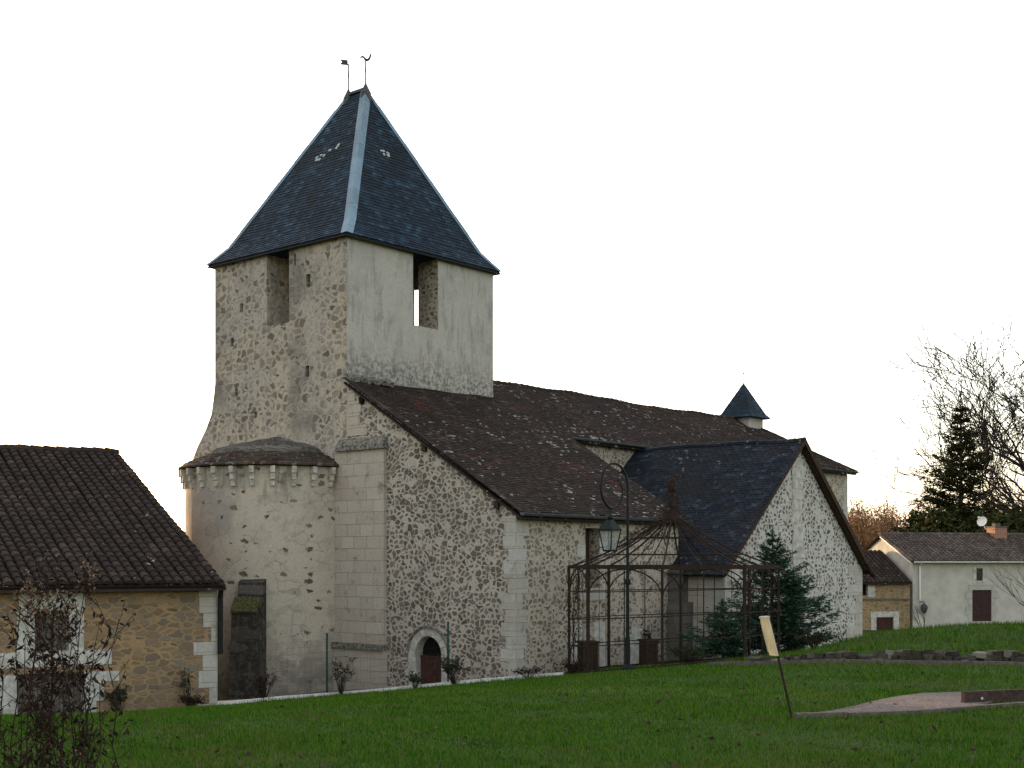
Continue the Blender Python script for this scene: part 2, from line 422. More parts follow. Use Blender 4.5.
t = NT('grey_render')
n1 = t.noise(.7, 5, .65)['Fac']; n2 = t.noise(18, 5, .75)['Fac']; n3 = t.noise(2.2, 6, .7, stretch(t, 1, 1, .35))['Fac']
c = t.mix(t.maprange(n2, .3, .7), (.36, .335, .295), (.48, .45, .40))
c = t.mix(t.maprange(n1, .45, .65, 0, .5), c, (.30, .285, .26))
c = t.mix(t.maprange(n3, .5, .68, 0, .7), c, (.22, .205, .185))
c = t.mix(t.maprange(t.noise(3.5, 4, .7, stretch(t, 1, 1, .12))['Fac'], .52, .66, 0, .55), c, (.24, .225, .2))
c = t.mix(t.maprange(t.noise(5.5, 6, .8)['Fac'], .56, .66, 0, .5), c, (.5, .475, .43))
zz = t.sep(t.obj())[2]
c = t.mix(t.math('MULTIPLY', t.maprange(zz, 7.6, 6.3), t.maprange(t.noise(7, 5, .75)['Fac'], .42, .6, 0, .85)), c, (.11, .105, .09))
t.col(c); t.bump(n2, .5, .02); M['render'] = t.done()

t = NT('apse_plaster')
n1 = t.noise(.55, 5, .6)['Fac']; n2 = t.noise(16, 5, .75)['Fac']; n4 = t.noise(1.5, 5, .65)['Fac']
p = t.sep(t.obj())
arc = t.math('MULTIPLY', t.math('ARCTAN2', t.math('SUBTRACT', p[1], 11.0), t.math('MULTIPLY', p[0], -1.0)), 3.15)
pv = t.vmath('ADD', t.comb(arc, t.math('MULTIPLY', p[2], 1.6)), t.vmath('MULTIPLY', t.noise(4, 4, .7)['Color'], (.5, .5, 0)))
spot = t.vor(2.3, 'F1', pv, dim='2D'); sc3 = t.sep(spot['Color'])
c = t.mix(t.maprange(n2, .3, .7), (.42, .37, .295), (.54, .475, .385))
c = t.mix(t.maprange(p[1], 9.2, 12.4, 0, .75), c, t.mix(t.maprange(n2, .3, .7), (.43, .325, .265), (.52, .41, .345)))
c = t.mix(t.maprange(n1, .5, .66, 0, .7), c, (.29, .275, .245))
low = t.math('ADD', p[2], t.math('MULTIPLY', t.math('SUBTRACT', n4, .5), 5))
blk = t.vor(1.5, 'DISTANCE_TO_EDGE', pv, dim='2D')['Distance']; bc = t.sep(t.vor(1.5, 'F1', pv, dim='2D')['Color'])
c = t.mix(t.math('MULTIPLY', t.maprange(low, -1.0, -2.3), t.math('MULTIPLY', t.maprange(blk, .03, .1), t.maprange(bc[0], .35, .5, 0, .8))), c, t.mix(bc[1], (.30, .27, .22), (.50, .46, .39)))
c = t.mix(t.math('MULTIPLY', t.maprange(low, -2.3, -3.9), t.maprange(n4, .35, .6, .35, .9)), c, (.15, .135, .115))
c = t.mix(t.math('MULTIPLY', t.maprange(p[1], 12.0, 13.0), t.maprange(low, -2.3, -3.0)), c, (.065, .045, .035))  # damp stain, with the shade beside the barn painted into its colour
hole = t.math('MULTIPLY', t.math('GREATER_THAN', sc3[0], .54), t.maprange(t.math('ADD', spot['Distance'], t.math('MULTIPLY', t.math('SUBTRACT', n2, .5), .3)), t.math('MULTIPLY', t.math('POWER', sc3[1], 2.), .42), t.math('MULTIPLY', t.math('POWER', sc3[1], 2.), .30)))
c = t.mix(hole, c, t.mix(sc3[2], (.07, .055, .045), (.22, .16, .11)))
up = t.math('MULTIPLY', t.maprange(p[2], 1.4, 2.6), t.maprange(t.noise(3, 4, .6, stretch(t, 1, 1, .3))['Fac'], .5, .66, 0, .7))
jn = t.vmath('ADD', t.comb(arc, t.math('MULTIPLY', p[2], 1.5)), t.vmath('MULTIPLY', t.noise(2.5, 4, .7)['Color'], (.35, .35, 0)))
je = t.vor(2.0, 'DISTANCE_TO_EDGE', jn, dim='2D')['Distance']; jc = t.sep(t.vor(2.0, 'F1', jn, dim='2D')['Color'])
where = t.maprange(t.noise(.9, 4, .65)['Fac'], .46, .6)
c = t.mix(t.math('MULTIPLY', where, t.maprange(jc[0], .3, .9, 0, .6)), c, t.mix(jc[1], (.30, .26, .21), (.48, .40, .33)))
c = t.mix(t.math('MULTIPLY', where, t.maprange(je, .05, .0, 0, .7)), c, (.2, .17, .14))
c = t.mix(up, c, (.2, .17, .14))
c = t.mix(t.maprange(t.noise(2.6, 6, .75)['Fac'], .5, .68, 0, .5), c, (.24, .215, .185))
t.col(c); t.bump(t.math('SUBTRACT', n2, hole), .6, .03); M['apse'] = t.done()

brown = [(0, (.022, .017, .016)), (.35, (.036, .027, .024)), (.7, (.050, .037, .032)), (.93, (.072, .052, .043)), (1, (.11, .08, .065))]
M['tile'] = tilemat('brown_flat_tiles', brown, .664, red=(.085, .034, .022), lsc=(.6, 1.1, 1.1), moss=(.028, .025, .02))
M['apse_tile'] = tilemat('old_apse_tiles', [(0, (.03, .022, .018)), (.5, (.065, .045, .035)), (1, (.12, .085, .065))], .62, moss=(.055, .05, .042), lcol=(.2, .19, .17))
M['canal'] = tilemat('roman_tiles_dark', [(0, (.020, .015, .013)), (.5, (.040, .028, .024)), (.85, (.054, .040, .034)), (1, (.085, .058, .046))], .745, lsc=(1, 1, 1), moss=(.03, .027, .022))
M['canal_far'] = tilemat('roman_tiles_far', [(0, (.06, .05, .045)), (.5, (.10, .08, .07)), (1, (.15, .115, .09))], .74)
M['slate'] = tilemat('blue_black_slate', [(0, (.006, .011, .018)), (.5, (.014, .026, .041)), (.85, (.023, .046, .074)), (1, (.042, .085, .125))], 1, rough=.7, spec=.1, moss=(.013, .014, .014))
M['slate_chapel'] = tilemat('dark_chapel_slate', [(0, (.006, .008, .012)), (.5, (.013, .018, .027)), (.9, (.027, .036, .050)), (1, (.06, .072, .088))], .68, rough=.7, spec=.1, moss=(.020, .018, .015), lcol=(.14, .14, .135))
M['pale_slate'] = plain('broken_pale_slate', (.42, .43, .42), .7, .2)
M['zinc'] = tilemat('zinc_sheet', [(0, (.10, .175, .24)), (1, (.17, .27, .35))], 1, rough=.55, spec=.4, moss=(.09, .13, .16))
M['lead'] = plain('dark_lead', (.07, .075, .08), .6, .2, 8)
M['gutter'] = plain('grey_zinc_gutter', (.10, .11, .12), .5, .2, 3, metal=.3)
M['pipe'] = plain('dark_pipe', (.016, .015, .015), .6, .2)
M['iron'] = plain('rusty_dark_iron', (.030, .020, .015), .8, .35, 20)
M['vane'] = plain('vane_iron', (.05, .065, .065), .6, .2)
M['green'] = plain('green_paint', (.009, .014, .014), .5, .2, 10)
M['postgreen'] = plain('green_coated_steel', (.02, .065, .05), .6, .2, 10)
M['red_door'] = plain('oxblood_door_paint', (.062, .028, .022), .7, .25, 7)
M['wood'] = plain('dark_brown_wood', (.045, .028, .020), .8, .35, 12)
M['oldwood'] = plain('weathered_timber', (.115, .098, .082), .9, .35, 12)
M['plank'] = plain('dark_plank', (.06, .04, .034), .85, .35, 12)
M['dark'] = plain('interior_dark', (.010, .009, .008), 1, .1, bump=0)
M['bark'] = plain('bark_dark', (.045, .036, .030), .95, .4, 8, bump=.5)
M['bark_far'] = plain('bare_branch_bark', (.040, .034, .032), .95, .3, 3, bump=0)
M['cream'] = plain('cream_render', (.47, .435, .385), .95, .12, 1.2, bump=.2)
M['white_paint'] = plain('white_paint', (.75, .74, .71), .6, .06)
M['shutter'] = plain('purple_brown_shutter', (.050, .026, .026), .7, .2)
t = NT('brick_red'); br = t.n.new('ShaderNodeTexBrick'); p = t.sep(t.obj()); t.l.new(t.comb(t.math('ADD', p[0], p[1]), p[2]), br.inputs['Vector'])
br.inputs['Scale'].default_value = 1; br.inputs['Brick Width'].default_value = .24; br.inputs['Row Height'].default_value = .09; br.inputs['Mortar Size'].default_value = .012
br.inputs['Color1'].default_value = (.33, .12, .06, 1); br.inputs['Color2'].default_value = (.25, .09, .05, 1); br.inputs['Mortar'].default_value = (.32, .28, .24, 1)
t.col(br.outputs['Color']); M['brick'] = t.done()
t = NT('old_glass'); t.col((.02, .022, .025)); t.rough(.12); M['glass'] = t.done(.6)
t = NT('lantern_glass'); t.col((.35, .36, .35)); t.rough(.3); t.b.inputs['Alpha'].default_value = .4; M['lampglass'] = t.done(.5)
t = NT('pink_gravel'); v = t.vor(38); cc = t.sep(v['Color'])
t.col(t.mix(t.maprange(t.noise(2, 4)['Fac'], .5, .75, 0, .5), t.ramp(cc[0], [(0, (.08, .062, .055)), (.5, (.15, .115, .102)), (1, (.25, .20, .18))]), (.06, .055, .035)))
t.bump(v['Distance'], 1, .02); M['gravel'] = t.done()
M['sign'] = plain('cream_panel', (.64, .53, .34), .8, .12, 5)
M['lightmetal'] = plain('pale_metal_edge', (.5, .48, .44), .6, .15)
t = NT('grass_blades')
gcol = t.ramp(t.isl(), [(0, (.025, .074, .005)), (.5, (.050, .134, .010)), (.88, (.090, .168, .018)), (1, (.17, .15, .05))])
gcol = t.mix(t.maprange(t.noise(.55, 4, .65)['Fac'], .5, .7, 0, .6), gcol, t.mix(t.isl(), (.085, .12, .014), (.14, .12, .035)))
gcol = t.mix(t.maprange(t.noise(1.4, 3, .6)['Fac'], .55, .7, 0, .5), gcol, (.013, .038, .004))
t.col(gcol); t.rough(1); M['grass'] = t.done(0)
M['fir'] = leafmat('fir_needles', [(0, (.016, .042, .026)), (.5, (.032, .078, .048)), (1, (.06, .115, .07))])
M['ever'] = leafmat('evergreen_foliage', [(0, (.02, .028, .010)), (.5, (.038, .048, .018)), (1, (.08, .07, .025))])
M['rock'] = tilemat('garden_wall_stones', [(0, (.02, .018, .014)), (.5, (.05, .045, .036)), (.85, (.10, .09, .075)), (1, (.26, .235, .2))], 1, moss=(.022, .026, .010))
M['rust'] = leafmat('rust_leaves', [(0, (.11, .062, .036)), (.5, (.22, .125, .065)), (1, (.36, .21, .10))])
M['dry'] = leafmat('dry_leaves', [(0, (.014, .009, .008)), (.6, (.032, .019, .015)), (1, (.07, .042, .03))])
M['seed'] = leafmat('tan_seed_heads', [(0, (.12, .075, .045)), (1, (.30, .21, .14))])
M['vine'] = leafmat('withered_vine_leaves', [(0, (.035, .025, .018)), (1, (.11, .075, .05))])
M['rose'] = leafmat('rose_leaves', [(0, (.018, .028, .014)), (.7, (.04, .055, .028)), (1, (.09, .07, .04))])
M['stem'] = plain('dry_stem', (.035, .022, .018), .9, .3, 15, bump=0)

# ------------------------------------------------------------------ church (u along the nave, v to the north, origin at the aisle corner)
CA = atan2(1300, 1101)
Rv = Vector((cos(CA), sin(CA))); Lv = Vector((-sin(CA), cos(CA)))
CO = Vector((.12, 38.7))
def cw(u, v): p = CO + Rv * u + Lv * v; return p.x, p.y
church = thing('church', 'old stone church with square slate capped tower, tiled nave and gabled side chapel', 'church', (CO.x, CO.y, 0), CA)
ZB = -6.0
X_, Y_, Z_ = Vector((1, 0, 0)), Vector((0, 1, 0)), Vector((0, 0, 1))

# --- tower
U0, U1, V0, V1, TT, SILL, TH = 0, 7.45, 7.4, 14.56, 10.86, 8.3, 1.0
tw = MB()
def putlog(x, z, w=.13, h=.2): return rect(x - w, x + w, z - h, z + h)
sides = [  # origin, axis, width, notch, holes, material
    ((U0, V1, 0), -Y_, V1 - V0, (V1 - 11.56, V1 - 10.36), [putlog(14.56 - 13.55, 7.95, .09, .16), putlog(14.56 - 13.0, 9.15, .1, .15), putlog(14.56 - 9.35, 9.62, .11, .22), putlog(14.56 - 9.4, 6.5, .1, .19), putlog(14.56 - 13.3, 6.1, .08, .14), putlog(14.56 - 10.05, 10.45, .05, .2), putlog(14.56 - 12.2, 5.2, .07, .1)], 0),
    ((U0, V0, 0), X_, U1 - U0, (3.15, 4.43), [], 1),
    ((U1, V0, 0), Y_, V1 - V0, (10.36 - V0, 11.56 - V0), [], 0),
    ((U1, V1, 0), -X_, U1 - U0, (U1 - 4.43, U1 - 3.15), [], 0)]
for O, ax, w, (a, b), holes, mi in sides:
    O = Vector(O); n = ax.cross(Z_)
    tw.wall(O, ax, Z_, [(0, ZB), (w, ZB), (w, TT), (b, TT), (b, SILL), (a, SILL), (a, TT), (0, TT)], holes, .45, mi, 0, 2)
    A = O + ax * a; B = O + ax * b; i = -n * TH
    q = lambda p, z: (p.x, p.y, z)
    mj = 3 if mi else 0
    tw.add([q(A, SILL), q(A + i, SILL), q(A + i, TT), q(A, TT)], [(0, 3, 2, 1)], mj)
    tw.add([q(B, SILL), q(B + i, SILL), q(B + i, TT), q(B, TT)], [(0, 1, 2, 3)], mj)
    tw.add([q(A, SILL), q(B, SILL), q(B + i, SILL), q(A + i, SILL)], [(0, 1, 2, 3)], mj)
    I0 = O + i + ax * TH; wi = w - 2 * TH
    tw.wall(I0 + ax * wi, -ax, Z_, [(0, SILL), (wi - (b - TH), SILL), (wi - (b - TH), TT), (0, TT)], m=3)
    tw.wall(I0 + ax * wi, -ax, Z_, [(wi - (a - TH), SILL), (wi, SILL), (wi, TT), (wi - (a - TH), TT)], m=3)
tw.add([(U0 + TH, V0 + TH, SILL), (U1 - TH, V0 + TH, SILL), (U1 - TH, V1 - TH, SILL), (U0 + TH, V1 - TH, SILL)], [(0, 1, 2, 3)], 2)
tw.build('tower_wall', [M['tower'], M['render'], M['dark'], M['aisle']], church)
# north shoulder of the tower, broken and sloping
sh = MB()
prof = [(14.56, ZB), (16.05, ZB), (16.05, 3.3), (16.0, 3.7), (15.65, 4.25), (15.15, 4.85), (14.8, 5.4), (14.66, 6.0), (14.56, 6.6)]
sh.prism([(y, z) for y, z in prof], (3.2, 0, 0), Y_, Z_, -3.19)
so_ = sh.build('shoulder_buttress', M['tower'], church)

# --- tower roof
rf = MB()
EV = (-.19, 7.62, 7.20, 14.74, 10.90)
def trect(p):
    u0 = EV[0] + (3.72 - EV[0]) * p; u1 = EV[1] - (EV[1] - 3.72) * p
    v0 = EV[2] + (10.43 - EV[2]) * p; v1 = EV[3] - (EV[3] - 11.37) * p
    z = EV[4] + (p / .15 * .62 if p < .15 else .62 + (p - .15) / .85 * (17.45 - EV[4] - .62))
    return u0, u1, v0, v1, z
def tcorner(p, k):
    u0, u1, v0, v1, z = trect(p); return Vector([(u0, v0, z), (u1, v0, z), (u1, v1, z), (u0, v1, z)][k])
for k in range(4):
    for (pa, pb, sd_) in ((0, .15, 1), (.15, 1, 2)):
        A, B = tcorner(pa, k), tcorner(pa, (k + 1) % 4); C, D = tcorner(pb, (k + 1) % 4), tcorner(pb, k)
        a = (B - A).normalized(); mid = (A + B) / 2; b = ((C + D) / 2 - mid); b = (b - a * b.dot(a)); H = b.length; b.normalize()
        l0, l1 = (A - mid).dot(a), (B - mid).dot(a); m0, m1 = (D - mid).dot(a), (C - mid).dot(a)
        rf.add([A - Z_ * .03, B - Z_ * .03, C - Z_ * .03, D - Z_ * .03], [(0, 1, 2, 3)])
        tiles(rf, mid, a, b, H, lambda y: (l0 + (m0 - l0) * y / H, l1 + (m1 - l1) * y / H), w=.24, e=.14, th=.022, jit=.008, seed=10 * k + sd_)
u0, u1, v0, v1, z = trect(0)
rf.add([(u0, v0, z - .05), (u1, v0, z - .05), (u1, v1, z - .05), (u0, v1, z - .05)], [(0, 3, 2, 1)])
tr = rf.build('tower_roof', M['slate'], church)
fa = MB()
for k in range(4): fa.beam(tcorner(0, k) - Z_ * .08, tcorner(0, (k + 1) % 4) - Z_ * .07, .03, .05)
fa.build('eave_board', M['pipe'], tr)
for k in range(4):
    hp = MB(); ps = [0, .08, .15] + [.15 + .85 * i / 9 for i in range(1, 10)]
    for i in range(len(ps) - 1):
        A, B = tcorner(ps[i], k), tcorner(ps[i + 1] + (.004 if ps[i + 1] < 1 else 0), k)
        hw = .29 if k == 0 else .16
        for kk in ((k + 1) % 4, (k - 1) % 4):
            e = (tcorner(0, kk) - tcorner(0, k)).normalized()
            n = Vector(((A + B) / 2 - Vector((3.72, 10.9, (A.z + B.z) / 2)))); n.z = 1.2; n.normalize()
            o1 = n * (.075 + .008 * (i % 2)); o0 = n * .045
            wA = min(hw, (tcorner(ps[i], kk) - A).length / 2); wB = min(hw, (tcorner(ps[i + 1], kk) - B).length / 2)
            hp.add([A + o1, B + o1, B + e * wB + o0, A + e * wA + o0, A, A + e * wA], [(0, 1, 2, 3), (0, 3, 5, 4)])
    hp.build('hip_flashing', M['zinc'], tr)
rd = MB(); rd.beam(tcorner(1, 0) + Z_ * .03, tcorner(1, 3) + Z_ * .03, .22, .1); rd.build('ridge_cap', M['lead'], tr)
R = random.Random(3)
for face, cu, cp, nn in ((3, .42, .61, 6), (3, .60, .65, 3), (0, .42, .61, 6)):
    for q in range(nn):
        p = cp + R.uniform(-.022, .022); A, B = tcorner(p, face), tcorner(p, (face + 1) % 4)
        c = A + (B - A) * (cu + R.uniform(-.07, .07)); up = (tcorner(p + .02, face) + tcorner(p + .02, (face + 1) % 4) - A - B).normalized()
        a = (B - A).normalized(); n = a.cross(up); ps_ = MB()
        ps_.obox(c + n * .02, a * R.uniform(.03, .08), up * R.uniform(.03, .07), n * .008); ps_.build('broken_slate', M['pale_slate'], tr)
for i, (k, h) in enumerate(((0, 1.08), (3, 1.12))):
    P = tcorner(1, k)
    fn = MB(); fn.lathe([(.26, -.5), (.2, -.1), (.1, .1), (.03, .25)], P, 8); fn.build('finial', M['lead'], tr)
    vn = MB(); vn.tube([P + Z_ * .1, P + Z_ * (h + .08)], .03, 6); vn.tube([P + Z_ * (h - .42), P + Z_ * (h - .25)], .035, 6)
    wv = vn.build('weather_vane', M['vane'], church); wv['label'] = ['weather vane with a rooster on the near end of the ridge', 'weather vane with a swallowtail pennant on the far end of the ridge'][i]
    vm = MB()
    ax = Vector((Rv.x, -Rv.y, 0)).normalized(); ax = Vector((Rv.x, Lv.x, 0)).normalized()   # world +X seen in church axes
    top = P + Z_ * (h + .05)
    if i == 0:
        poly = [(x_ * .66, z_ * .66) for x_, z_ in [(-.36, .02), (-.28, .16), (-.18, .23), (-.08, .17), (.02, .07), (.12, .05), (.18, .12), (.22, .25), (.27, .33), (.31, .30), (.38, .27), (.32, .23), (.30, .12), (.25, .0), (.14, -.09), (.04, -.10), (-.06, -.04), (-.16, .10), (-.22, .11), (-.28, .06)]]
        vm.prism(poly, top, ax, Z_, .03); vm.tube([top - Z_ * .06, top + ax * .08 - Z_ * .04], .015, 5)
    else:
        poly = [(-.02, -.02), (-.02, .17), (-.33, .21), (-.24, .10), (-.33, .01)]
        vm.prism(poly, top, ax, Z_, .025)
    vm.build(['rooster', 'pennant'][i], M['vane'], wv)

# --- apse on the west face of the tower
AC = Vector((0, 11.0)); AR = 3.15
def apt(r, th): return AC.x - r * sin(th), AC.y - r * cos(th)      # th 0..pi, from the south side round
ap = MB(); K = 40; zs = list(np.linspace(ZB, 3.1, 12))
for i in range(K + 1):
    for z in zs: x, y = apt(AR, pi * i / K); ap.v.append((x, y, z))
nz_ = len(zs)
for i in range(K):
    for j in range(nz_ - 1):
        ap.f.append([i * nz_ + j, i * nz_ + j + 1, (i + 1) * nz_ + j + 1, (i + 1) * nz_ + j]); ap.mi.append(0)
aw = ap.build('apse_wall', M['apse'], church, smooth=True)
ar = MB(); R = random.Random(5)
ER, EZ, AZ = 3.36, 3.14, 4.30
nr = 22
for j in range(9):
    t0, t1 = j / nr, min(1, (j + 1.35) / nr)
    r0, r1 = ER * (1 - t0) + .02, ER * (1 - t1) + .02; z0, z1 = EZ + (AZ - EZ) * t0 ** .72, EZ + (AZ - EZ) * t1 ** .72
    cnt = max(3, int(pi * r0 / .19))
    for i in range(cnt):
        a0, a1 = pi * (i + (j % 2) * .5) / cnt, pi * min(cnt, i + .96 + (j % 2) * .5) / cnt
        if a1 <= a0: continue
        l = .03 + R.uniform(0, .02)
        P = [(*apt(r0 + R.uniform(-.02, .02), a0), z0 - .01), (*apt(r0, a1), z0 - .01), (*apt(r0, a1), z0 + l), (*apt(r0, a0), z0 + l), (*apt(r1, a1), z1 + .005), (*apt(r1, a0), z1 + .005)]
        ar.add(P, [(1, 0, 3, 2), (2, 3, 5, 4), (1, 2, 4), (0, 5, 3)])
for i in range(K):
    a0, a1 = pi * i / K, pi * (i + 1) / K
    ar.add([(*apt(ER, a0), EZ - .02), (*apt(ER, a1), EZ - .02), (*apt(.02, a1), AZ - .06), (*apt(.02, a0), AZ - .06), (*apt(AR - .02, a0), EZ - .03), (*apt(AR - .02, a1), EZ - .03)],
           [(0, 3, 2, 1), (0, 1, 5, 4)])
aro = ar.build('apse_roof', M['apse_tile'], church)
sk = MB(); R = random.Random(15); KS, JS = 46, 10
for j in range(JS + 1):
    for i in range(KS + 1):
        t0 = .27 + .73 * j / JS; r_ = ER * (1 - t0) + .02; jj = .05 if 0 < i < KS else 0
        sk.v.append((*apt(r_ + R.uniform(-jj, jj), pi * i / KS), EZ + (AZ - EZ) * t0 ** .55 + (R.uniform(-.03, .05) if j else -.12)))
for j in range(JS):
    for i in range(KS): a_ = j * (KS + 1) + i; sk.f.append([a_ + KS + 1, a_ + KS + 2, a_ + 1, a_]); sk.mi.append(0)
sk.build('stone_skirt', M['skirt'], aro)
for i in range(15):
    th = pi * (i + .5) / 15
    d = Vector((-sin(th), -cos(th), 0)); s_ = Vector((cos(th), -sin(th), 0))
    cb = MB(); B = Vector((AC.x, AC.y, 0))
    for (z0, z1, out, w) in ((2.87, 3.09, .22, .078), (2.65, 2.866, .15, .074), (2.44, 2.646, .08, .07)):
        cb.obox(B + d * (AR - .05 + out / 2) + Z_ * (z0 + z1) / 2, d * (out / 2 + .05), s_ * w, Z_ * (z1 - z0) / 2)
    cb.build('corbel', M['corbel'], aw)
# apse buttress
bt = MB()
bd = Vector((-.84, -.54, 0)).normalized(); bs = Vector((-bd.y, bd.x, 0)); B = Vector((AC.x, AC.y, 0)) + bd * (AR - .3) + bs * .20
bp = [(0, ZB), (1.45, ZB), (1.40, -2.6), (1.25, -2.55), (1.22, -1.62), (.85, -1.25), (.62, -1.2), (.55, -.72), (.25, -.62), (0, -.6)]
bt.prism(bp, B + bs * .42, bd, Z_, .84)
bb = bt.build('apse_buttress', M['mossy'], church)
mc = MB(); mc.prism([(1.28, -1.70), (1.30, -1.64), (.84, -1.19), (.82, -1.25)], B + bs * .44, bd, Z_, .88); mc.build('mossy_weathering', M['moss'], bb)

# --- aisle: west gable wall with arched door, south wall with window
dh = arch(7.4 - 4.16, 7.4 - 3.03, -4.15, -2.97)
aw_ = MB()
aw_.wall((0, 7.4, 0), -Y_, Z_, [(0, ZB), (7.4, ZB), (7.4, 1.45), (0, 5.98)], [dh], .3, 0, 2, 3)
# south wall: x axis along u
win = rect(3.42, 4.16, -.9, 1.02)
aw_.wall((0, 0, 0), X_, Z_, [(0, ZB), (8.8, ZB), (8.8, 1.42), (0, 1.42)], [win], .45, 1, 1, 3)
aw_.add([(8.8, 0, ZB), (8.8, 5.3, ZB), (8.8, 5.3, 4.7), (8.8, 0, 1.42)], [(0, 1, 2, 3)], 0)
aw_.build('aisle_wall', [M['gable'], M['aisle'], M['pale'], M['dark']], church)
dr = MB()
dr.box(.21, .25, 3.04, 4.15, -4.2, -3.12)
for k in range(6): dr.box(.195, .21, 3.05 + k * .183, 3.05 + k * .183 + .17, -4.2, -3.13)
dr.box(.18, .26, 3.035, 4.155, -3.118, -3.04)
door = dr.build('door', M['red_door'], church); door['label'] = 'low oxblood wooden door under a round arch'
sr = MB()
def voussoirs(mb, O, ax, n, xc, r, zs, zb, w, proud, rnd, jw=(.3, .42)):
    """arch stones round an opening, each a block of its own thickness"""
    nst = 9
    for i in range(nst):
        a0, a1 = pi * i / nst + .012, pi * (i + 1) / nst - .012
        po = [(xc + (r + .0) * cos(a0), zs + r * sin(a0)), (xc + (r + w) * cos(a0), zs + (r + w) * sin(a0)), (xc + (r + w) * cos((a0 + a1) / 2), zs + (r + w) * sin((a0 + a1) / 2)), (xc + (r + w) * cos(a1), zs + (r + w) * sin(a1)), (xc + r * cos(a1), zs + r * sin(a1)), (xc + r * cos((a0 + a1) / 2), zs + r * sin((a0 + a1) / 2))]
        mb.prism(po, Vector(O) - n * .05, ax, Z_, .05 + proud + rnd.uniform(0, .01))
    for sgn in (-1, 1):
        z = zs - .008; k = 0
        while z > zb:
            h = rnd.uniform(.36, .5); ww = jw[k % 2]; k += 1
            x0, x1 = sorted((xc + sgn * r, xc + sgn * (r + ww)))
            mb.prism(rect(x0, x1, max(z - h, zb), z), Vector(O) - n * .05, ax, Z_, .05 + proud + rnd.uniform(0, .01))
            z -= h + .012
R = random.Random(11)
voussoirs(sr, (0, 7.4, 0), -Y_, -X_, 7.4 - 3.595, .567, -2.97, -4.6, .30, .03, R)
sr.build('door_surround', M['white'], door)
hm = MB()
pts = [(-.05, 3.595 + .90 * cos(a), -3.0 + .90 * sin(a)) for a in np.linspace(.12, pi - .12, 16)]
hm.tube(pts, .05, 6); hm.build('hood_mould', M['lichen_cap'], door)
wd = MB()
wd.box(3.42, 4.16, .40, .43, -.9, 1.02, 0)
for z in (-.25, .4): wd.box(3.42, 4.16, .37, .40, z - .02, z + .02, 1)
wd.box(3.77, 3.81, .37, .40, -.9, 1.02, 1)
wn_ = wd.build('window', [M['wood'], M['plank']], church)
for k, (x0, x1, z0, z1) in enumerate(((2.98, 3.41, .1, .52), (3.2, 3.41, -.42, .09), (4.17, 4.5, .2, .62), (3.1, 4.45, -1.3, -.92))):
    wj = MB(); wj.box(x0, x1, -.016 - .004 * k, .05, z0, z1); wj.build('sill' if k == 3 else 'jamb_stone', M['pale'], wn_)
# quoins, buttress pilaster, ashlar patches
def quoins(mb, x, y, sx, sy, z0, z1, rnd, la=(.62, .34), proud=.018, jl=.08):
    """corner blocks wrapping the corner (x, y); sx, sy point along the two walls"""
    z = z0; k = 0
    while z < z1:
        h = rnd.uniform(.34, .48); zt = min(z + h - .012, z1)
        lx, ly = (la[0], la[1]) if k % 2 else (la[1], la[0])
        lx += rnd.uniform(-jl, jl); ly += rnd.uniform(-jl, jl); lx = max(lx, .16)
        x0, x1 = sorted((x - sx * proud, x + sx * lx)); y0, y1 = sorted((y - sy * proud, y + sy * ly))
        mb.box(x0, x1, y0, y1, z, zt); z += h; k += 1
R = random.Random(31)
qm = MB(); quoins(qm, 0, 0, 1, 1, ZB, 1.3, R, la=(.36, .52)); qm.build('quoin_stones', M['pale'], church)
pl = MB()
pl.box(-.13, .02, 5.5, 7.86, -2.75, 3.62); bu = pl.build('buttress', M['ashlar'], church)
bl = MB(); bl.box(-.20, .02, 5.47, 7.9, ZB, -2.93); bl.build('plinth', M['ashlar'], bu)
sc_ = MB(); sc_.box(-.30, .02, 5.42, 7.93, -2.926, -2.754); sc_.build('string_course', M['lichen_cap'], bu)
cp = MB(); cp.prism([(.0, 3.624), (-.24, 3.624), (-.24, 3.78), (0, 4.05)], (0, 7.72, 0), X_, Z_, 2.28); cp.build('cap_stone', M['lichen_cap'], bu)
up = MB(); R = random.Random(9); z = 4.13
while z < 6.1:
    h = R.uniform(.3, .42); ww = max(.1, min(1.0 + R.uniform(-.4, .5), (5.9 - z - h) / .62))
    up.box(-.02 - R.uniform(0, .01), .02, 7.36 - ww, 7.36, z, min(z + h - .01, 6.0)); z += h
up.build('upper_quoins', M['ashlar'], church)
R = random.Random(41)
for (x0, x1, z0, z1) in ((2.65, 3.25, -3.9, -2.05), (3.85, 4.55, -3.9, -2.0), (5.9, 6.55, -3.9, -2.2)):
    z = z0; pa = MB()
    while z < z1:
        h = R.uniform(.3, .44); pa.box(x0 + R.uniform(-.12, .08), x1 + R.uniform(-.08, .12), -.016 - R.uniform(0, .01), .02, z, min(z + h, z1)); z += h
    pa.build('dressed_stone_patch', M['white'], church)
for i, (v, z) in enumerate(((6.62, 5.50), (3.75, 3.72), (.72, 1.80))):
    b_ = MB(); z -= .015 * v; b_.box(-.10, .1, v - .08, v + .08, z - .24, z); b_.build('purlin_end', M['dark'] if i == 0 else M['wood'], church)

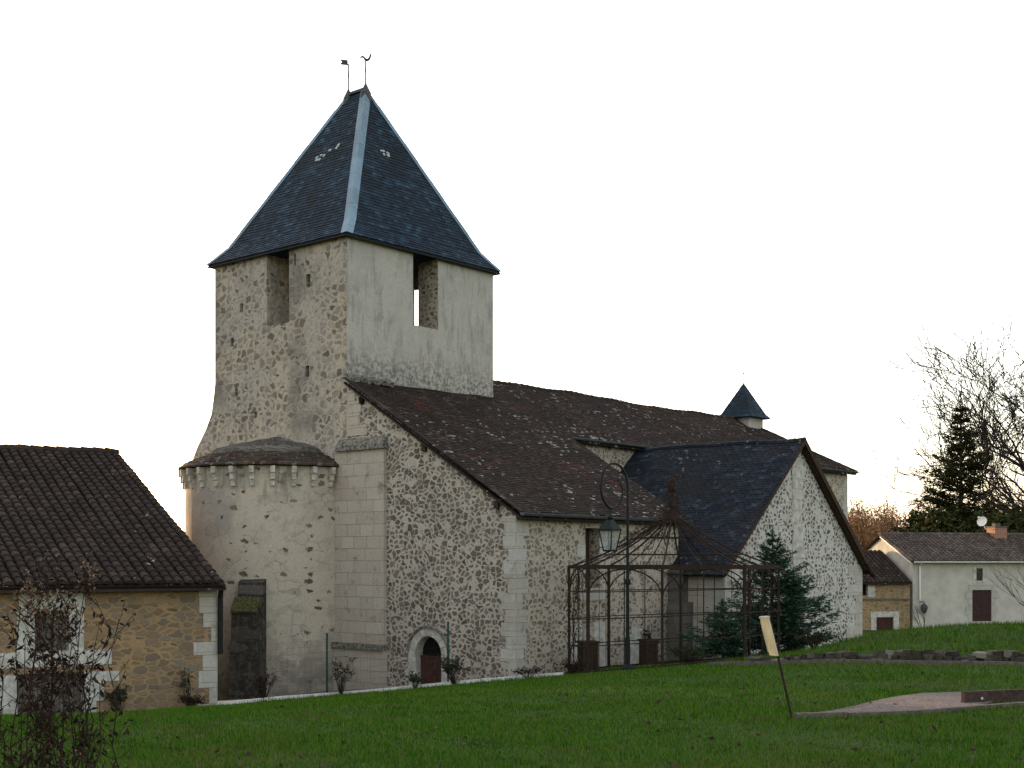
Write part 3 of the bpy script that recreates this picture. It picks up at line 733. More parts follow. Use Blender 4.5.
# --- nave walls
nv = MB()
nv.wall((8.8, 5.3, 0), X_, Z_, [(0, ZB), (24.1, ZB), (24.1, 4.55), (0, 4.55)], m=0)
nv.wall((32.9, 5.3, 0), Y_, Z_, [(0, ZB), (7.8, ZB), (7.8, 4.55), (0, 4.55)], m=0)
nv.wall((32.9, 13.1, 0), -X_, Z_, [(0, ZB), (25.45, ZB), (25.45, 4.55), (0, 4.55)], m=0)
nv.build('nave_wall', M['aisle'], church)
qm = MB(); quoins(qm, 32.9, 5.3, -1, 1, ZB, 4.4, random.Random(32), la=(.6, .4)); qm.build('quoin_stones', M['pale'], church)

# --- main tiled roof: one south slope over aisle and nave
SL = .605; Z0 = 1.6; cs = 1 / sqrt(1 + SL * SL); B_ = Vector((0, cs, SL * cs)); EAV = -.32; RV = 9.2
def rz_(v): return Z0 + SL * v
def lim_s(y):
    v = EAV + y * cs
    return (-.16 if v < 7.4 else 7.45), (8.98 if v < 4.98 else 33.25 - max(0, v - 4.98) * 1.0)
mr = MB()
O = Vector((0, EAV, rz_(EAV)))
tiles(mr, O, X_, B_, (RV - EAV) / cs, lim_s, w=.185, e=.125, th=.022, jit=.012, seed=77)
dk = .13
def deck(poly, off=-dk): mr.add([(u, v, rz_(v) + off) for u, v in poly] + [(u, v, rz_(v) + off - .07) for u, v in poly], [tuple(range(len(poly))), tuple(range(len(poly), 2 * len(poly)))[::-1]] + [(i, len(poly) + i, len(poly) + (i + 1) % len(poly), (i + 1) % len(poly)) for i in range(len(poly))])
deck([(-.14, EAV + .02), (8.95, EAV + .02), (8.95, 7.39), (-.14, 7.39)])
deck([(8.96, 5.0), (33.2, 5.0), (29, RV), (8.96, RV)], -dk - .002)
deck([(7.46, 7.395), (8.955, 7.395), (8.955, RV), (7.46, RV)], -dk - .001)
zr = rz_(RV); ze = rz_(4.98)
mr.add([(7.46, RV, zr), (29.05, RV, zr), (33.25, 13.42, ze), (7.46, 13.42, ze), (33.25, 4.98, ze)], [(0, 3, 2, 1), (1, 2, 4)])
# ridge and hip tiles
R = random.Random(8); x = 7.5
while x < 29.0:
    mr.tube([(x, RV, zr - .03 + R.uniform(-.01, .01)), (x + .40, RV, zr - .045)], [.125, .11], 7); x += .37
for i in range(14):
    f0, f1 = i / 14, (i + 1.08) / 14
    P = lambda f: (29 + 4.25 * f, RV - 4.22 * f, zr - (zr - ze) * f - .03)
    mr.tube([P(f0), P(f1)], [.11, .125], 7)
mr.warp(lambda u, v: .035 * sin(u * .62 + v * .5) * smooth(v, .3, 2.5) + .022 * sin(u * 1.9 + 1.3 * sin(v * 1.1)) - .05 * sin(pi * min(1, max(0, (u - 9) / 20))) * smooth(v, 5, 9))
roof = mr.build('main_roof', M['tile'], church)
def half_gutter(parent, p, q, r=.085, mat='gutter'):
    g = MB(); p = Vector(p); q = Vector(q); d = (q - p).normalized(); s = d.cross(Z_)
    k = 8; ring = []
    for e in (p, q):
        for rr in (r, r - .012):
            for i in range(k + 1):
                a = pi + pi * i / k; ring.append(e + s * (rr * cos(a)) + Z_ * (rr * sin(a)))
    n = k + 1; fs = []
    for i in range(k): fs += [(i, i + 1, 2 * n + i + 1, 2 * n + i), (n + i, 3 * n + i, 3 * n + i + 1, n + i + 1)]
    fs += [tuple(range(n)), tuple(range(2 * n, 3 * n))[::-1]]
    g.add(ring, fs); g.box(0, 0, 0, 0, 0, 0)
    g.v = g.v[:-8]; g.f = g.f[:-6]; g.mi = g.mi[:-6]
    return g.build('gutter', M[mat], parent)
half_gutter(roof, (-.2, EAV - .09, rz_(EAV) - .0), (8.95, EAV - .09, rz_(EAV) - .03), .1)
half_gutter(roof, (8.98, 4.87, ze - .0), (33.2, 4.87, ze - .05), .085)
fl = MB()   # flashing and old mortar ledge where the roof meets the tower
R = random.Random(2); x = -.08
while x < 1.9:
    w = R.uniform(.1, .2); fl.obox((x + w / 2, 7.27, 6.10), (w * .47, 0, 0), (0, .14, R.uniform(.05, .09)), (0, -.03, R.uniform(.05, .09))); x += w
fl.build('abutment_ledge', M['lichen_cap'], roof)
ag = MB()
for i in range(26):   # verge tiles along the gable
    v = EAV + (7.4 - EAV) * i / 26; v1 = EAV + (7.4 - EAV) * (i + 1.12) / 26
    ag.beam((-.1, v, rz_(v) + .035), (-.1, min(v1, 7.38), rz_(min(v1, 7.38)) + .02), .2, .03)
ag.build('verge_tiles', M['tile'], roof)

# --- turret on the east end of the ridge
tu = MB(); TC = Vector((29.1, RV, 0))
tu.box(TC.x - .72, TC.x + .72, TC.y - .72, TC.y + .72, 6.4, 7.30)
turret = tu.build('turret', M['pale'], church)
tr_ = MB(); hw = 1.02; zt = [(1.0, 7.26), (.80, 7.50), (.0, 9.1)]
for k in range(4):
    for i in range(2):
        cor = lambda s, z, kk: Vector((TC.x + hw * s * (1, -1, -1, 1)[kk % 4], TC.y + hw * s * (1, 1, -1, -1)[kk % 4], z))
        (s0, z0), (s1, z1) = zt[i], zt[i + 1]
        A, B = cor(s0, z0, k), cor(s0, z0, k + 1); C, D = cor(s1, z1, k + 1), cor(s1, z1, k)
        a = (B - A).normalized(); mid = (A + B) / 2; b = (C + D) / 2 - mid; H = b.length; b.normalize(); l = (B - mid).dot(a); l2 = (C - mid).dot(a)
        tr_.add([A - Z_ * .02, B - Z_ * .02, C - Z_ * .02, D - Z_ * .02], [(0, 1, 2, 3)])
        tiles(tr_, mid, a, b, H, lambda y: (-(l + (l2 - l) * y / H), l + (l2 - l) * y / H), w=.22, e=.13, th=.012, seed=k)
tr_.add([cor(1, 7.24, 0), cor(1, 7.24, 1), cor(1, 7.24, 2), cor(1, 7.24, 3)], [(0, 1, 2, 3)])
tr_.build('turret_roof', M['slate'], turret)
cr = MB(); cr.tube([(TC.x, TC.y, 9.0), (TC.x, TC.y, 9.8)], .022, 5)
ax = Vector((Rv.x, Lv.x, 0)); c0 = Vector((TC.x, TC.y, 9.6)); cr.beam(c0 - ax * .2, c0 + ax * .2, .03, .03); cr.build('cross', M['vane'], turret)

# --- side chapel
CC, CH, CV, CZ, CSL = 13.8, 5.3, -2.0, 4.45, .86
ch = MB()
cd = arch(12.85, 14.23, -4.6, -1.5)
ch.wall((0, CV, 0), X_, Z_, [(CC - CH, ZB), (CC + CH, ZB), (CC + CH, CZ - CSL * CH - .05), (CC, CZ - .05), (CC - CH, CZ - CSL * CH - .05)], [cd], .4, 0, 1, 2)
ch.wall((CC - CH, 0, 0), -Y_, Z_, [(0, ZB), (2, ZB), (2, -.15), (0, -.15)], m=3)
ch.wall((CC + CH, CV, 0), Y_, Z_, [(0, ZB), (7.3, ZB), (7.3, -.15), (0, -.15)], m=0)
ch.build('chapel_wall', [M['chapel'], M['white'], M['dark'], M['ashlar']], church)
cdr = MB(); cdr.wall((0, CV + .33, 0), X_, Z_, arch(12.86, 14.22, -4.6, -1.5), m=0)
for k in range(8): cdr.box(12.87 + k * .17, 12.87 + k * .17 + .15, CV + .30, CV + .327, -4.6, -1.0)
cdo = cdr.build('chapel_door', M['wood'], church)
sr = MB(); voussoirs(sr, (0, CV, 0), X_, -Y_, 13.54, .692, -1.5, -4.6, .30, .025, random.Random(12), (.26, .38)); sr.build('door_surround', M['white'], cdo)
pi_ = MB(); R = random.Random(51); z = -.3
while z < 3.75:
    h = R.uniform(.34, .48); w0 = R.uniform(.28, .5); w1 = R.uniform(.28, .5)
    pi_.box(13.75 - w0, 13.75 + w1, CV - .016 - R.uniform(0, .01), CV + .03, z, min(z + h - .012, 3.75)); z += h
pi_.build('ashlar_strip', M['white'], church)
qm = MB(); quoins(qm, CC + CH, CV, -1, 1, ZB, -.2, random.Random(33), la=(1.25, .6)); qm.build('quoin_stones', M['pale'], church)
qm = MB(); quoins(qm, CC - CH, CV, 1, 1, ZB, -.2, random.Random(34), la=(.75, .5)); qm.build('quoin_stones', M['pale'], church)
pz = MB(); pz.box(CC - CH - .36, CC - CH + .02, -.60, -.02, -1.7, -.35); pz.box(CC - CH - .46, CC - CH + .02, -.80, -.03, ZB, -1.72)
pz.prism([(-.46, -1.716), (.0, -1.716), (0, -1.45), (-.36, -1.45)], (CC - CH, -.03, 0), X_, Z_, .77)
pz.build('corner_buttress', M['grey_ashlar'], church)
cr_ = MB(); cs2 = 1 / sqrt(1 + CSL * CSL); OV = .35; vf = CV - .28
flare = .55
for sgn in (-1, 1):
    ue = CH + OV; a = X_ * 0 + Y_ * (-sgn) ; 
    b = Vector((-sgn * cs2, 0, CSL * cs2))
    zE = CZ - CSL * ue
    O = Vector((CC + sgn * ue, 0, zE))
    # a runs along v so that a x b points up and out
    a = Y_ if a.cross(b).z < 0 and Y_.cross(b).z > 0 else a
    H = ue / cs2
    def lim_c(y, sgn=sgn, a=a):
        u = CC + sgn * (ue - y * cs2)
        front = vf; back = 5.28
        if sgn < 0 and u < 8.85: back = -.02
        # valley against the aisle roof slope
        lo, hi = (front, back) if a.y > 0 else (-back, -front)
        return lo, hi
    tiles(cr_, O, a, b, H, lim_c, w=.26, e=.15, th=.024, jit=.010, seed=90 + sgn, y0=0)
    P = lambda u, v, o: (CC + sgn * u, v, CZ - CSL * u + o)
    poly = [(ue, vf + .02), (ue, -.03), (CH - .25, -.03), (CH - .25, 5.25), (0, 5.25), (0, vf + .02)] if sgn < 0 else [(ue, vf + .02), (ue, 5.25), (0, 5.25), (0, vf + .02)]
    cr_.add([P(u, v, -.09) for u, v in poly] + [P(u, v, -.16) for u, v in poly], [tuple(range(len(poly))), tuple(range(len(poly), 2 * len(poly)))[::-1]] + [(i, (i + 1) % len(poly), len(poly) + (i + 1) % len(poly), len(poly) + i) for i in range(len(poly))])
y = vf
while y < 4.9: cr_.tube([(CC, y, CZ - .02), (CC, y + .42, CZ - .035)], [.11, .1], 7); y += .39
cr_.warp(lambda u, v: .025 * sin(u * .9 + v * .7) + .018 * sin(v * 2.1 + u))
croof = cr_.build('chapel_roof', M['slate_chapel'], church)
for sgn in (-1, 1):
    bb_ = MB(); ue = CH + OV
    bb_.beam((CC + sgn * ue, vf + .01, CZ - CSL * ue - .10), (CC, vf + .01, CZ - .10), .05, .19 if sgn > 0 else .12)
    if sgn > 0:
        bb_.beam((CC + ue + .28, vf + .06, CZ - CSL * ue - .24), (CC + ue - .45, vf + .06, CZ - CSL * (ue - .45) - .14), .22, .12)
        bb_.beam((CC + ue - .3, CV - .12, CZ - CSL * ue + .03), (CC + .2, CV - .12, CZ - .38), .2, .09)
    bb_.build('bargeboard', M['wood'], croof)
half_gutter(croof, (CC - CH - OV - .08, -.05, CZ - CSL * (CH + OV) - .02), (CC - CH - OV - .08, vf, CZ - CSL * (CH + OV) - .02), .07)

# ------------------------------------------------------------------ barn
bnn = Vector((-.55, .835, 0)).normalized(); bdd = Vector((bnn.y, -bnn.x, 0))
BE = Vector((-8.18, 36.0, 0)); brz = atan2(bdd.y, bdd.x)
barn = thing('barn', 'low ochre stone barn with roman tile roof at left edge', 'barn', BE, brz)
# local: x along the front wall (negative = left), y into depth
BZ, BD, BL, BR = -.58, 9.3, -17, 4.02
bw = MB()
bwin = rect(-4.86, -4.0, -2.35, -1.32); blow = rect(-5.28, -3.62, -6, -2.92)
bw.wall((BL, 0, 0), X_, Z_, [(0, -6.5), (-BL, -6.5), (-BL, BZ), (0, BZ)], [[(x - BL, z) for x, z in bwin], [(x - BL, z) for x, z in blow]], .4, 0, 1, 2)
bw.wall((0, 0, 0), Y_, Z_, [(0, -6.5), (2 * BD, -6.5), (2 * BD, BZ), (BD, BZ + BR + .2), (0, BZ)], m=0)
bw.wall((BL, 2 * BD, 0), -Y_, Z_, [(0, -6.5), (2 * BD, -6.5), (2 * BD, BZ), (BD, BZ + BR), (0, BZ)], m=0)
bw.wall((0, 2 * BD, 0), -X_, Z_, [(0, -6.5), (-BL, -6.5), (-BL, BZ), (0, BZ)], m=0)
bwo = bw.build('barn_wall', [M['barn'], M['pale'], M['dark']], barn)
qm = MB(); quoins(qm, 0, 0, -1, 1, -6.4, BZ - .08, random.Random(61), la=(.58, .3), jl=.2); qm.build('quoin_stones', M['pale'], barn)
bwn = MB(); bwn.box(-4.860, -4.000, .28, .31, -2.35, -1.32, 0)
for k in range(5): bwn.box(-4.85 + k * .172, -4.85 + k * .172 + .16, .255, .278, -2.34, -1.33, 1)
b1 = bwn.build('window', [M['glass'], M['oldwood']], barn); b1['label'] = 'small window with grey boarded shutter'
sm = MB()
sm.box(-5.250, -3.600, -.03, .05, -1.312, -.86); sm.box(-5.300, -4.862, -.02, .05, -2.35, -1.316); sm.box(-3.998, -3.620, -.022, .05, -2.35, -1.316); sm.box(-5.700, -2.900, -.026, .05, -2.75, -2.354)
sm.box(-3.610, -3.100, -.02, .05, -3.7, -2.93); sm.box(-3.610, -3.300, -.02, .05, -4.3, -3.71); sm.box(-3.610, -2.700, -.018, .05, -3.2, -2.94)
sm.box(-5.800, -5.290, -.02, .05, -4.4, -2.93)
sm.build('window_surround', M['white'], b1)
ld = MB(); ld.box(-5.280, -3.620, .3, .34, -6, -2.92, 0)
for k in range(9): ld.box(-5.27 + k * .184, -5.27 + k * .184 + .17, .27, .298, -6, -2.93, 0)
b2 = ld.build('stable_door', M['oldwood'], barn)
br_ = MB(); OVB = .42; bsl = BR / BD; cb_ = 1 / sqrt(1 + bsl * bsl)
Ob = Vector((BL - .2, -OVB, BZ + .12 - bsl * OVB)); bvec = Vector((0, cb_, bsl * cb_)); WB = -BL + .30
# slight sag of the ridge towards the left: tilt the up-slope vector by building in strips
canal(br_, Ob, X_, bvec, WB, (BD + OVB) / cb_, pitch=.275, e=.34, r=.118, seed=5)
for (dz) in (0, -.08):
    pass
A = [(BL - .2, -OVB), (.12, -OVB), (.12, BD), (BL - .2, BD)]
zf = lambda y: BZ + .12 + bsl * y
br_.add([(x, y, zf(y) - .10 - .13 * (x < -5 and y > 5)) for x, y in A] + [(x, y, zf(y) - .19 - .13 * (x < -5 and y > 5)) for x, y in A], [(0, 1, 2, 3), (7, 6, 5, 4), (0, 4, 5, 1), (1, 5, 6, 2), (3, 2, 6, 7)])
zb2 = zf(BD) - bsl * (BD + .4)
br_.add([(BL - .2, BD, zf(BD)), (.12, BD, zf(BD)), (.12, 2 * BD + .4, zb2), (BL - .2, 2 * BD + .4, zb2)], [(0, 1, 2, 3)])
R = random.Random(6); x = BL - .2
while x < -.3: br_.tube([(x, BD, zf(BD) + .06 + R.uniform(-.015, .015)), (x + .44, BD, zf(BD) + .045)], [.15, .135], 8); x += .4
br_.warp(lambda x, y: .035 * sin(x * .8 + y * .4) * smooth(y, 0, 3) + .02 * sin(x * 2.3 + y) * smooth(y, 0, 2) + .02 * x * smooth(y, 0, BD))
broof = br_.build('barn_roof', M['canal'], barn)
gz_ = zf(-OVB)
eave_shade = half_gutter(broof, (BL - .2, -OVB - .03, gz_ - .03), (.02, -OVB - .03, gz_ - .05), .05, 'pipe')  # added dark strip, stands in for the shade band under the eave tiles
dp = MB(); dp.tube([(.02, -OVB - .03, gz_ - .06), (.05, -.2, gz_ - .2), (.07, -.10, gz_ - .4), (.07, -.10, -2.6)], .075, 8); dp.build('downpipe', M['pipe'], barn)

# ------------------------------------------------------------------ house and outbuilding behind the bank
hn = Vector((-.18, .984, 0)).normalized(); hd = Vector((hn.y, -hn.x, 0)); HO = Vector((26.2, 85, 0)); hrz = atan2(hd.y, hd.x)
house = thing('house', 'cream rendered house with brown tile roof beyond the grass bank', 'house', HO, hrz)
hw = MB(); HL, HD = 17, 4.2
hdo = rect(4.22, 5.6, -4.05, -1.98); hwi = rect(4.52, 4.98, -1.36, -.55)
hw.wall((0, 0, 0), X_, Z_, [(0, -7), (HL, -7), (HL, -.05), (0, -.05)], [hdo, hwi], .18, 0, 0, 1)
hw.wall((0, 2 * HD, 0), -Y_, Z_, [(0, -7), (2 * HD, -7), (2 * HD, -.05), (HD, 1.62), (0, -.05)], m=0)
hw.wall((HL, 0, 0), Y_, Z_, [(0, -7), (2 * HD, -7), (2 * HD, -.05), (HD, 1.62), (0, -.05)], m=0)
hw.build('house_wall', [M['cream'], M['dark']], house)
d = MB(); d.box(4.22, 5.6, .05, .10, -4.05, -1.98)
for k in range(8): d.box(4.23 + k * .172, 4.23 + k * .172 + .16, .03, .048, -4.03, -2.0)
for z in (-3.6, -2.5): d.box(4.25, 5.57, .01, .028, z - .05, z + .05)
d = d.build('door_shutter', M['shutter'], house)
f = MB(); R = random.Random(71)
f.box(3.95, 5.87, -.03, .05, -1.976, -1.62)
for s_, x0 in ((-1, 4.22), (1, 5.6)):
    z = -4.05
    while z < -2:
        h = .5; ww = .28 + (.18 if int(z * 2) % 2 else 0); a0, a1 = sorted((x0, x0 + s_ * ww)); f.box(a0, a1, -.03, .05, z, min(z + h - .015, -1.98)); z += h
f.box(4.05, 5.77, -.06, .05, -4.2, -4.054)
f.build('door_surround', M['pale'], d)
w_ = MB(); w_.box(4.52, 4.98, .08, .12, -1.36, -.55); w_ = w_.build('window', M['glass'], house)
f = MB(); f.box(4.28, 4.518, -.03, .05, -1.55, -.32); f.box(4.982, 5.22, -.03, .05, -1.55, -.32); f.box(4.52, 4.98, -.03, .05, -.548, -.32); f.box(4.52, 4.98, -.03, .05, -1.55, -1.362); f.build('window_surround', M['white'], w_)
hr = MB(); hs = 1.67 / HD; ch_ = 1 / sqrt(1 + hs * hs); zf = lambda y: .05 + hs * y
canal(hr, (-.25, -.35, zf(-.35)), X_, Vector((0, ch_, hs * ch_)), HL + .5, (HD + .35) / ch_, pitch=.3, e=.36, r=.12, seed=12, seg=4)
P4 = [(-.25, -.35), (HL + .25, -.35), (HL + .25, HD), (-.25, HD)]
hr.add([(x, y, zf(y)) for x, y in P4] + [(x, y, zf(y) - .1) for x, y in P4], [(0, 1, 2, 3), (7, 6, 5, 4), (0, 4, 5, 1), (0, 3, 7, 4), (1, 5, 6, 2)])
hr.add([(-.25, HD, zf(HD)), (HL + .25, HD, zf(HD)), (HL + .25, 2 * HD + .3, zf(-.3)), (-.25, 2 * HD + .3, zf(-.3))], [(0, 1, 2, 3)])
for i in range(int(HL / .42)): hr.tube([(-.25 + i * .42, HD, zf(HD) + .05), (.2 + i * .42, HD, zf(HD) + .04)], [.14, .125], 7)
hroof = hr.build('house_roof', M['canal_far'], house)
half_gutter(hroof, (-.1, -.46, zf(-.35) - .0), (HL, -.46, zf(-.35) + .0), .11, 'white_paint')
dp = MB(); dp.tube([(.45, -.46, -.12), (.45, -.12, -.4), (.45, -.12, -2.6)], .06, 7); dp.build('downpipe', M['white_paint'], house)
vb = MB(); vb.beam((-.22, -.3, zf(-.3) - .1), (-.22, HD, zf(HD) - .1), .05, .16); vb.build('bargeboard', M['white_paint'], house)
lt = MB(); lt.lathe([(.02, .2), (.2, .05), (.24, -.1), (.16, -.4), (.03, -.5)], (.62, -.35, -3.0), 8); lt.tube([(.45, 0, -2.75), (.62, -.35, -2.72), (.62, -.35, -2.85)], .03, 5); lt.build('wall_lantern', M['lead'], house)
cm = MB(); cx, cy = 8.35, HD - .2; zc = zf(cy)
cm.box(cx - .45, cx + .45, cy - .6, cy + .5, zc - .6, zc + .62)
chim = cm.build('chimney', M['brick'], house)
cc_ = MB(); cc_.box(cx - .5, cx + .5, cy - .66, cy + .56, zc + .622, zc + .70); cc_.box(cx - .2, cx + .2, cy - .2, cy + .2, zc + .70, zc + .9); cc_.build('chimney_cap', M['oldwood'], chim)
ds = MB(); dc = Vector((cx - 1.15, cy - .2, zc + 1.0)); dn = Vector((-.75, -.5, .3)).normalized()
da = dn.orthogonal().normalized(); db = dn.cross(da)
rings = [(0, 0), (.14, .015), (.26, .06), (.36, .12)]
vs = [dc]; fs = []
for r, o in rings[1:]:
    for j in range(14): vs.append(dc + (da * cos(2 * pi * j / 14) + db * sin(2 * pi * j / 14)) * r + dn * o)
for j in range(14): fs.append((0, 1 + j, 1 + (j + 1) % 14))
for q in range(2):
    for j in range(14): fs.append((1 + q * 14 + j, 1 + (q + 1) * 14 + j, 1 + (q + 1) * 14 + (j + 1) % 14, 1 + q * 14 + (j + 1) % 14))
ds.add(vs, fs)
ds.tube([dc, dc + Vector((.35, .25, -.5)), dc + Vector((.55, .4, -.5))], .03, 6); ds.tube([dc - db * .3 + dn * .1, dc + dn * .55 + Z_ * .1], .018, 5)
dish = ds.build('satellite_dish', M['white_paint'], chim)
lb = MB(); lb.obox(dc + dn * .56 + Z_ * .1, dn * .09, da * .06, db * .06); lb.build('receiver', M['white_paint'], chim)

outb = thing('outbuilding', 'small ochre stone outbuilding with sloping tile roof between church and cream house', 'outbuilding', HO + hd * -.25 + hn * -.1, hrz)
ob = MB(); OD = 4.0; OL = -10
od = rect(-2.35, -1.15, -6, -3.72); ow = rect(-3.6, -2.95, -2.3, -1.45)
ob.wall((OL, 0, 0), X_, Z_, [(0, -7), (-OL, -7), (-OL, -1.4), (0, -1.4)], [[(x - OL, z) for x, z in od], [(x - OL, z) for x, z in ow]], .25, 0, 1, 2)
ob.wall((OL, 2 * OD, 0), -Y_, Z_, [(0, -7), (2 * OD, -7), (2 * OD, -1.4), (OD, .55), (0, -1.4)], m=0)
ob.wall((0, 0, 0), Y_, Z_, [(0, -7), (2 * OD, -7), (2 * OD, -1.4), (OD, .55), (0, -1.4)], m=0)
ob.build('outbuilding_wall', [M['barn_far'], M['pale'], M['dark']], outb)
d = MB(); d.box(-2.35, -1.15, .1, .14, -6, -3.72)
for k in range(7): d.box(-2.34 + k * .171, -2.34 + k * .171 + .155, .08, .098, -6, -3.73)
d = d.build('door', M['red_door'], outb)
f = MB(); f.box(-2.75, -.75, -.03, .05, -3.716, -3.35); f.box(-2.72, -2.352, -.03, .05, -6, -3.72); f.box(-1.148, -.78, -.03, .05, -6, -3.72); f.box(-2.945, -2.45, -.03, .05, -2.4, -1.7); f.build('door_surround', M['white'], d)
st = MB(); st.box(OL, 0, -.06, .02, -2.62, -2.5); st.build('string_course', M['oldwood'], outb)
orf = MB(); os_ = 1.95 / OD; co = 1 / sqrt(1 + os_ * os_); zf = lambda y: -1.33 + os_ * y
canal(orf, (OL - .2, -.3, zf(-.3)), X_, Vector((0, co, os_ * co)), -OL + .2, (OD + .3) / co, pitch=.3, e=.36, r=.12, seed=14, seg=4)
P4 = [(OL - .2, -.3), (.02, -.3), (.02, OD), (OL - .2, OD)]
orf.add([(x, y, zf(y)) for x, y in P4] + [(x, y, zf(y) - .1) for x, y in P4], [(0, 1, 2, 3), (7, 6, 5, 4), (0, 4, 5, 1), (1, 5, 6, 2)])
orf.add([(OL - .2, OD, zf(OD)), (.02, OD, zf(OD)), (.02, 2 * OD + .3, zf(-.3)), (OL - .2, 2 * OD + .3, zf(-.3))], [(0, 1, 2, 3)])
orf.build('outbuilding_roof', M['canal'], outb)

# ------------------------------------------------------------------ kerbs, garden wall, timbers, gravel
kp = [(-19, 30.7), (-14.2, 32.9), (-9.9, 35.0), (-7.6, 37.2), (-5.2, 39.1), (-2.8, 38.9), (-.3, 38.0), (1.5, 37.55)]
kb = MB()
for i in range(len(kp) - 1):
    a, b = Vector(kp[i]), Vector(kp[i + 1]); n = max(1, round((b - a).length / 1.0))
    for k in range(n):
        p, q = a + (b - a) * k / n, a + (b - a) * ((k + .992) / n)
        kb.beam((p.x, p.y, G(p.x, p.y) - .03), (q.x, q.y, G(q.x, q.y) - .03), .1, .26)
tag(kb.build('kerb', M['kerbstone']), 'white concrete path edging running along the foot of the church', 'kerb', kind='structure')
pt = MB(); 
N_ = 60
def kerb_y(x): return float(np.interp(x, [p[0] for p in kp], [p[1] for p in kp]))
for i in range(N_):
    x0, x1 = -19 + 20.5 * i / N_, -19 + 20.5 * (i + 1) / N_
    for j in range(5):
        f0, f1 = j * 1.3, (j + 1) * 1.3
        vs = [(x0, kerb_y(x0) + f0), (x1, kerb_y(x1) + f0), (x1, kerb_y(x1) + f1), (x0, kerb_y(x0) + f1)]
        pt.add([(x, y, G(x, y) + .02) for x, y in vs], [(0, 1, 2, 3)])
tag(pt.build('path', plain('earth_path', (.15, .125, .10), .95, .35, 9, bump=.5)), kind='structure')

gw = MB(); R = random.Random(81)
a = Vector(WBp - WD * .4); L_ = 14.0
wd2 = Vector(WD); wn2 = Vector(WN)
for layer in range(3):
    s0 = 0
    while s0 < L_:
        s1 = s0 + R.uniform(.10, .34); hh = (.065 + .035 * min(1, s0 / 4)) * R.uniform(.75, 1.3)
        p, q = a + wd2 * s0, a + wd2 * s1; c = (p + q) / 2 + wn2 * (.02 + R.uniform(-.05, .05) + layer * .05)
        z = G((p - wn2 * .2).x, (p - wn2 * .2).y) - .04 + layer * (.07 + .03 * min(1, s0 / 4))
        tw_ = R.uniform(-.25, .25); d1 = (wd2 + wn2 * tw_).normalized(); d2 = Vector((-d1.y, d1.x))
        if R.random() > .12 * layer:
            gw.obox((c.x, c.y, z + hh * .5), Vector((*d1, R.uniform(-.12, .12))) * ((s1 - s0) / 2 * R.uniform(.85, 1.0)), Vector((*d2, R.uniform(-.15, .15))) * R.uniform(.1, .16), Vector((R.uniform(-.12, .12), R.uniform(-.12, .12), 1)) * (hh * .6))
        s0 = s1
tag(gw.build('garden_wall', M['rock']), 'low rough stone retaining wall holding the grass bank', 'wall')
R = random.Random(82)
def timber(p, q, w, h, mat, label, name='timber_edging', sink=.05, lift=0, group=None, cat='edging'):
    m = MB(); p = Vector(p); q = Vector(q); n = max(1, round((q - p).length / 1.2))
    for k in range(n):
        a, b = p + (q - p) * k / n, p + (q - p) * (k + 1) / n
        za, zb = G(a.x, a.y) + h / 2 - sink + lift, G(b.x, b.y) + h / 2 - sink + lift
        m.beam((a.x, a.y, za), (b.x, b.y, zb), w, h)
    return tag(m.build(name, mat), label, cat, group)
e0 = Vector(WBp) - Vector(WD) * 1.2 - Vector(WN) * .55; e1 = e0 + Vector(WD) * 4.2; e2 = e1 + Vector(WD) * 9
timber(e0, e1, .1, .16, M['oldwood'], 'grey timber edging by the fir tree in front of the garden wall')
timber(e1 + Vector(WD) * .02, e2, .1, .14, M['oldwood'], 'long grey edging running right in front of the low garden wall')
gp = [(3.66, 16.7), (6.5, 18.15), (7.2, 19.2), (7.6, 21.2), (6.6, 20.9), (5.1, 18.9)]
gvm = MB(); tri = geometry.tessellate_polygon([[Vector((x, y, 0)) for x, y in gp]])
def subdiv(tr, n=3):
    for _ in range(n):
        out = []
        for A, B, C in tr:
            ab, bc, ca = (A + B) / 2, (B + C) / 2, (C + A) / 2
            out += [(A, ab, ca), (ab, B, bc), (ca, bc, C), (ab, bc, ca)]
        tr = out
    return tr
for T in subdiv([tuple(Vector(gp[i]) for i in t_) for t_ in tri], 4):
    n = (T[1] - T[0]).cross(T[2] - T[0])
    if n < 0: T = T[::-1]
    gvm.add([(p.x, p.y, G(p.x, p.y) + .03) for p in T], [(0, 1, 2)])
tag(gvm.build('gravel_path', M['gravel']), kind='structure')
timber((3.62, 16.62), (4.35, 16.98), .09, .12, M['oldwood'], 'short timber edging beside the foot of the leaning sign', group=None)
timber((4.37, 16.99), (6.35, 18.0), .09, .11, M['oldwood'], 'middle timber edging along the front of the gravel wedge')
timber((6.37, 18.01), (9.2, 19.5), .09, .11, M['oldwood'], 'right hand timber edging below the dark raised plank')
timber((3.66, 16.78), (6.7, 21.0), .06, .08, M['oldwood'], 'thin half buried edging along the rear of the gravel wedge')
pk = timber((6.5, 18.75), (9.6, 20.4), .06, .24, M['plank'], 'dark bolted plank holding the raised grass beside gravel', 'bed_plank', cat='plank')
for f_ in (.35, 1.35, 2.5):
    bo = MB(); d_ = Vector((3.1, 1.65)).normalized(); p = Vector((6.5, 18.75)) + d_ * f_; n_ = Vector((d_.y, -d_.x))
    bo.tube([(p.x, p.y, G(p.x, p.y) + .08), (p.x + n_.x * .045, p.y + n_.y * .045, G(p.x, p.y) + .08)], .02, 8)
    bo.build('bolt_head', M['lightmetal'], pk)

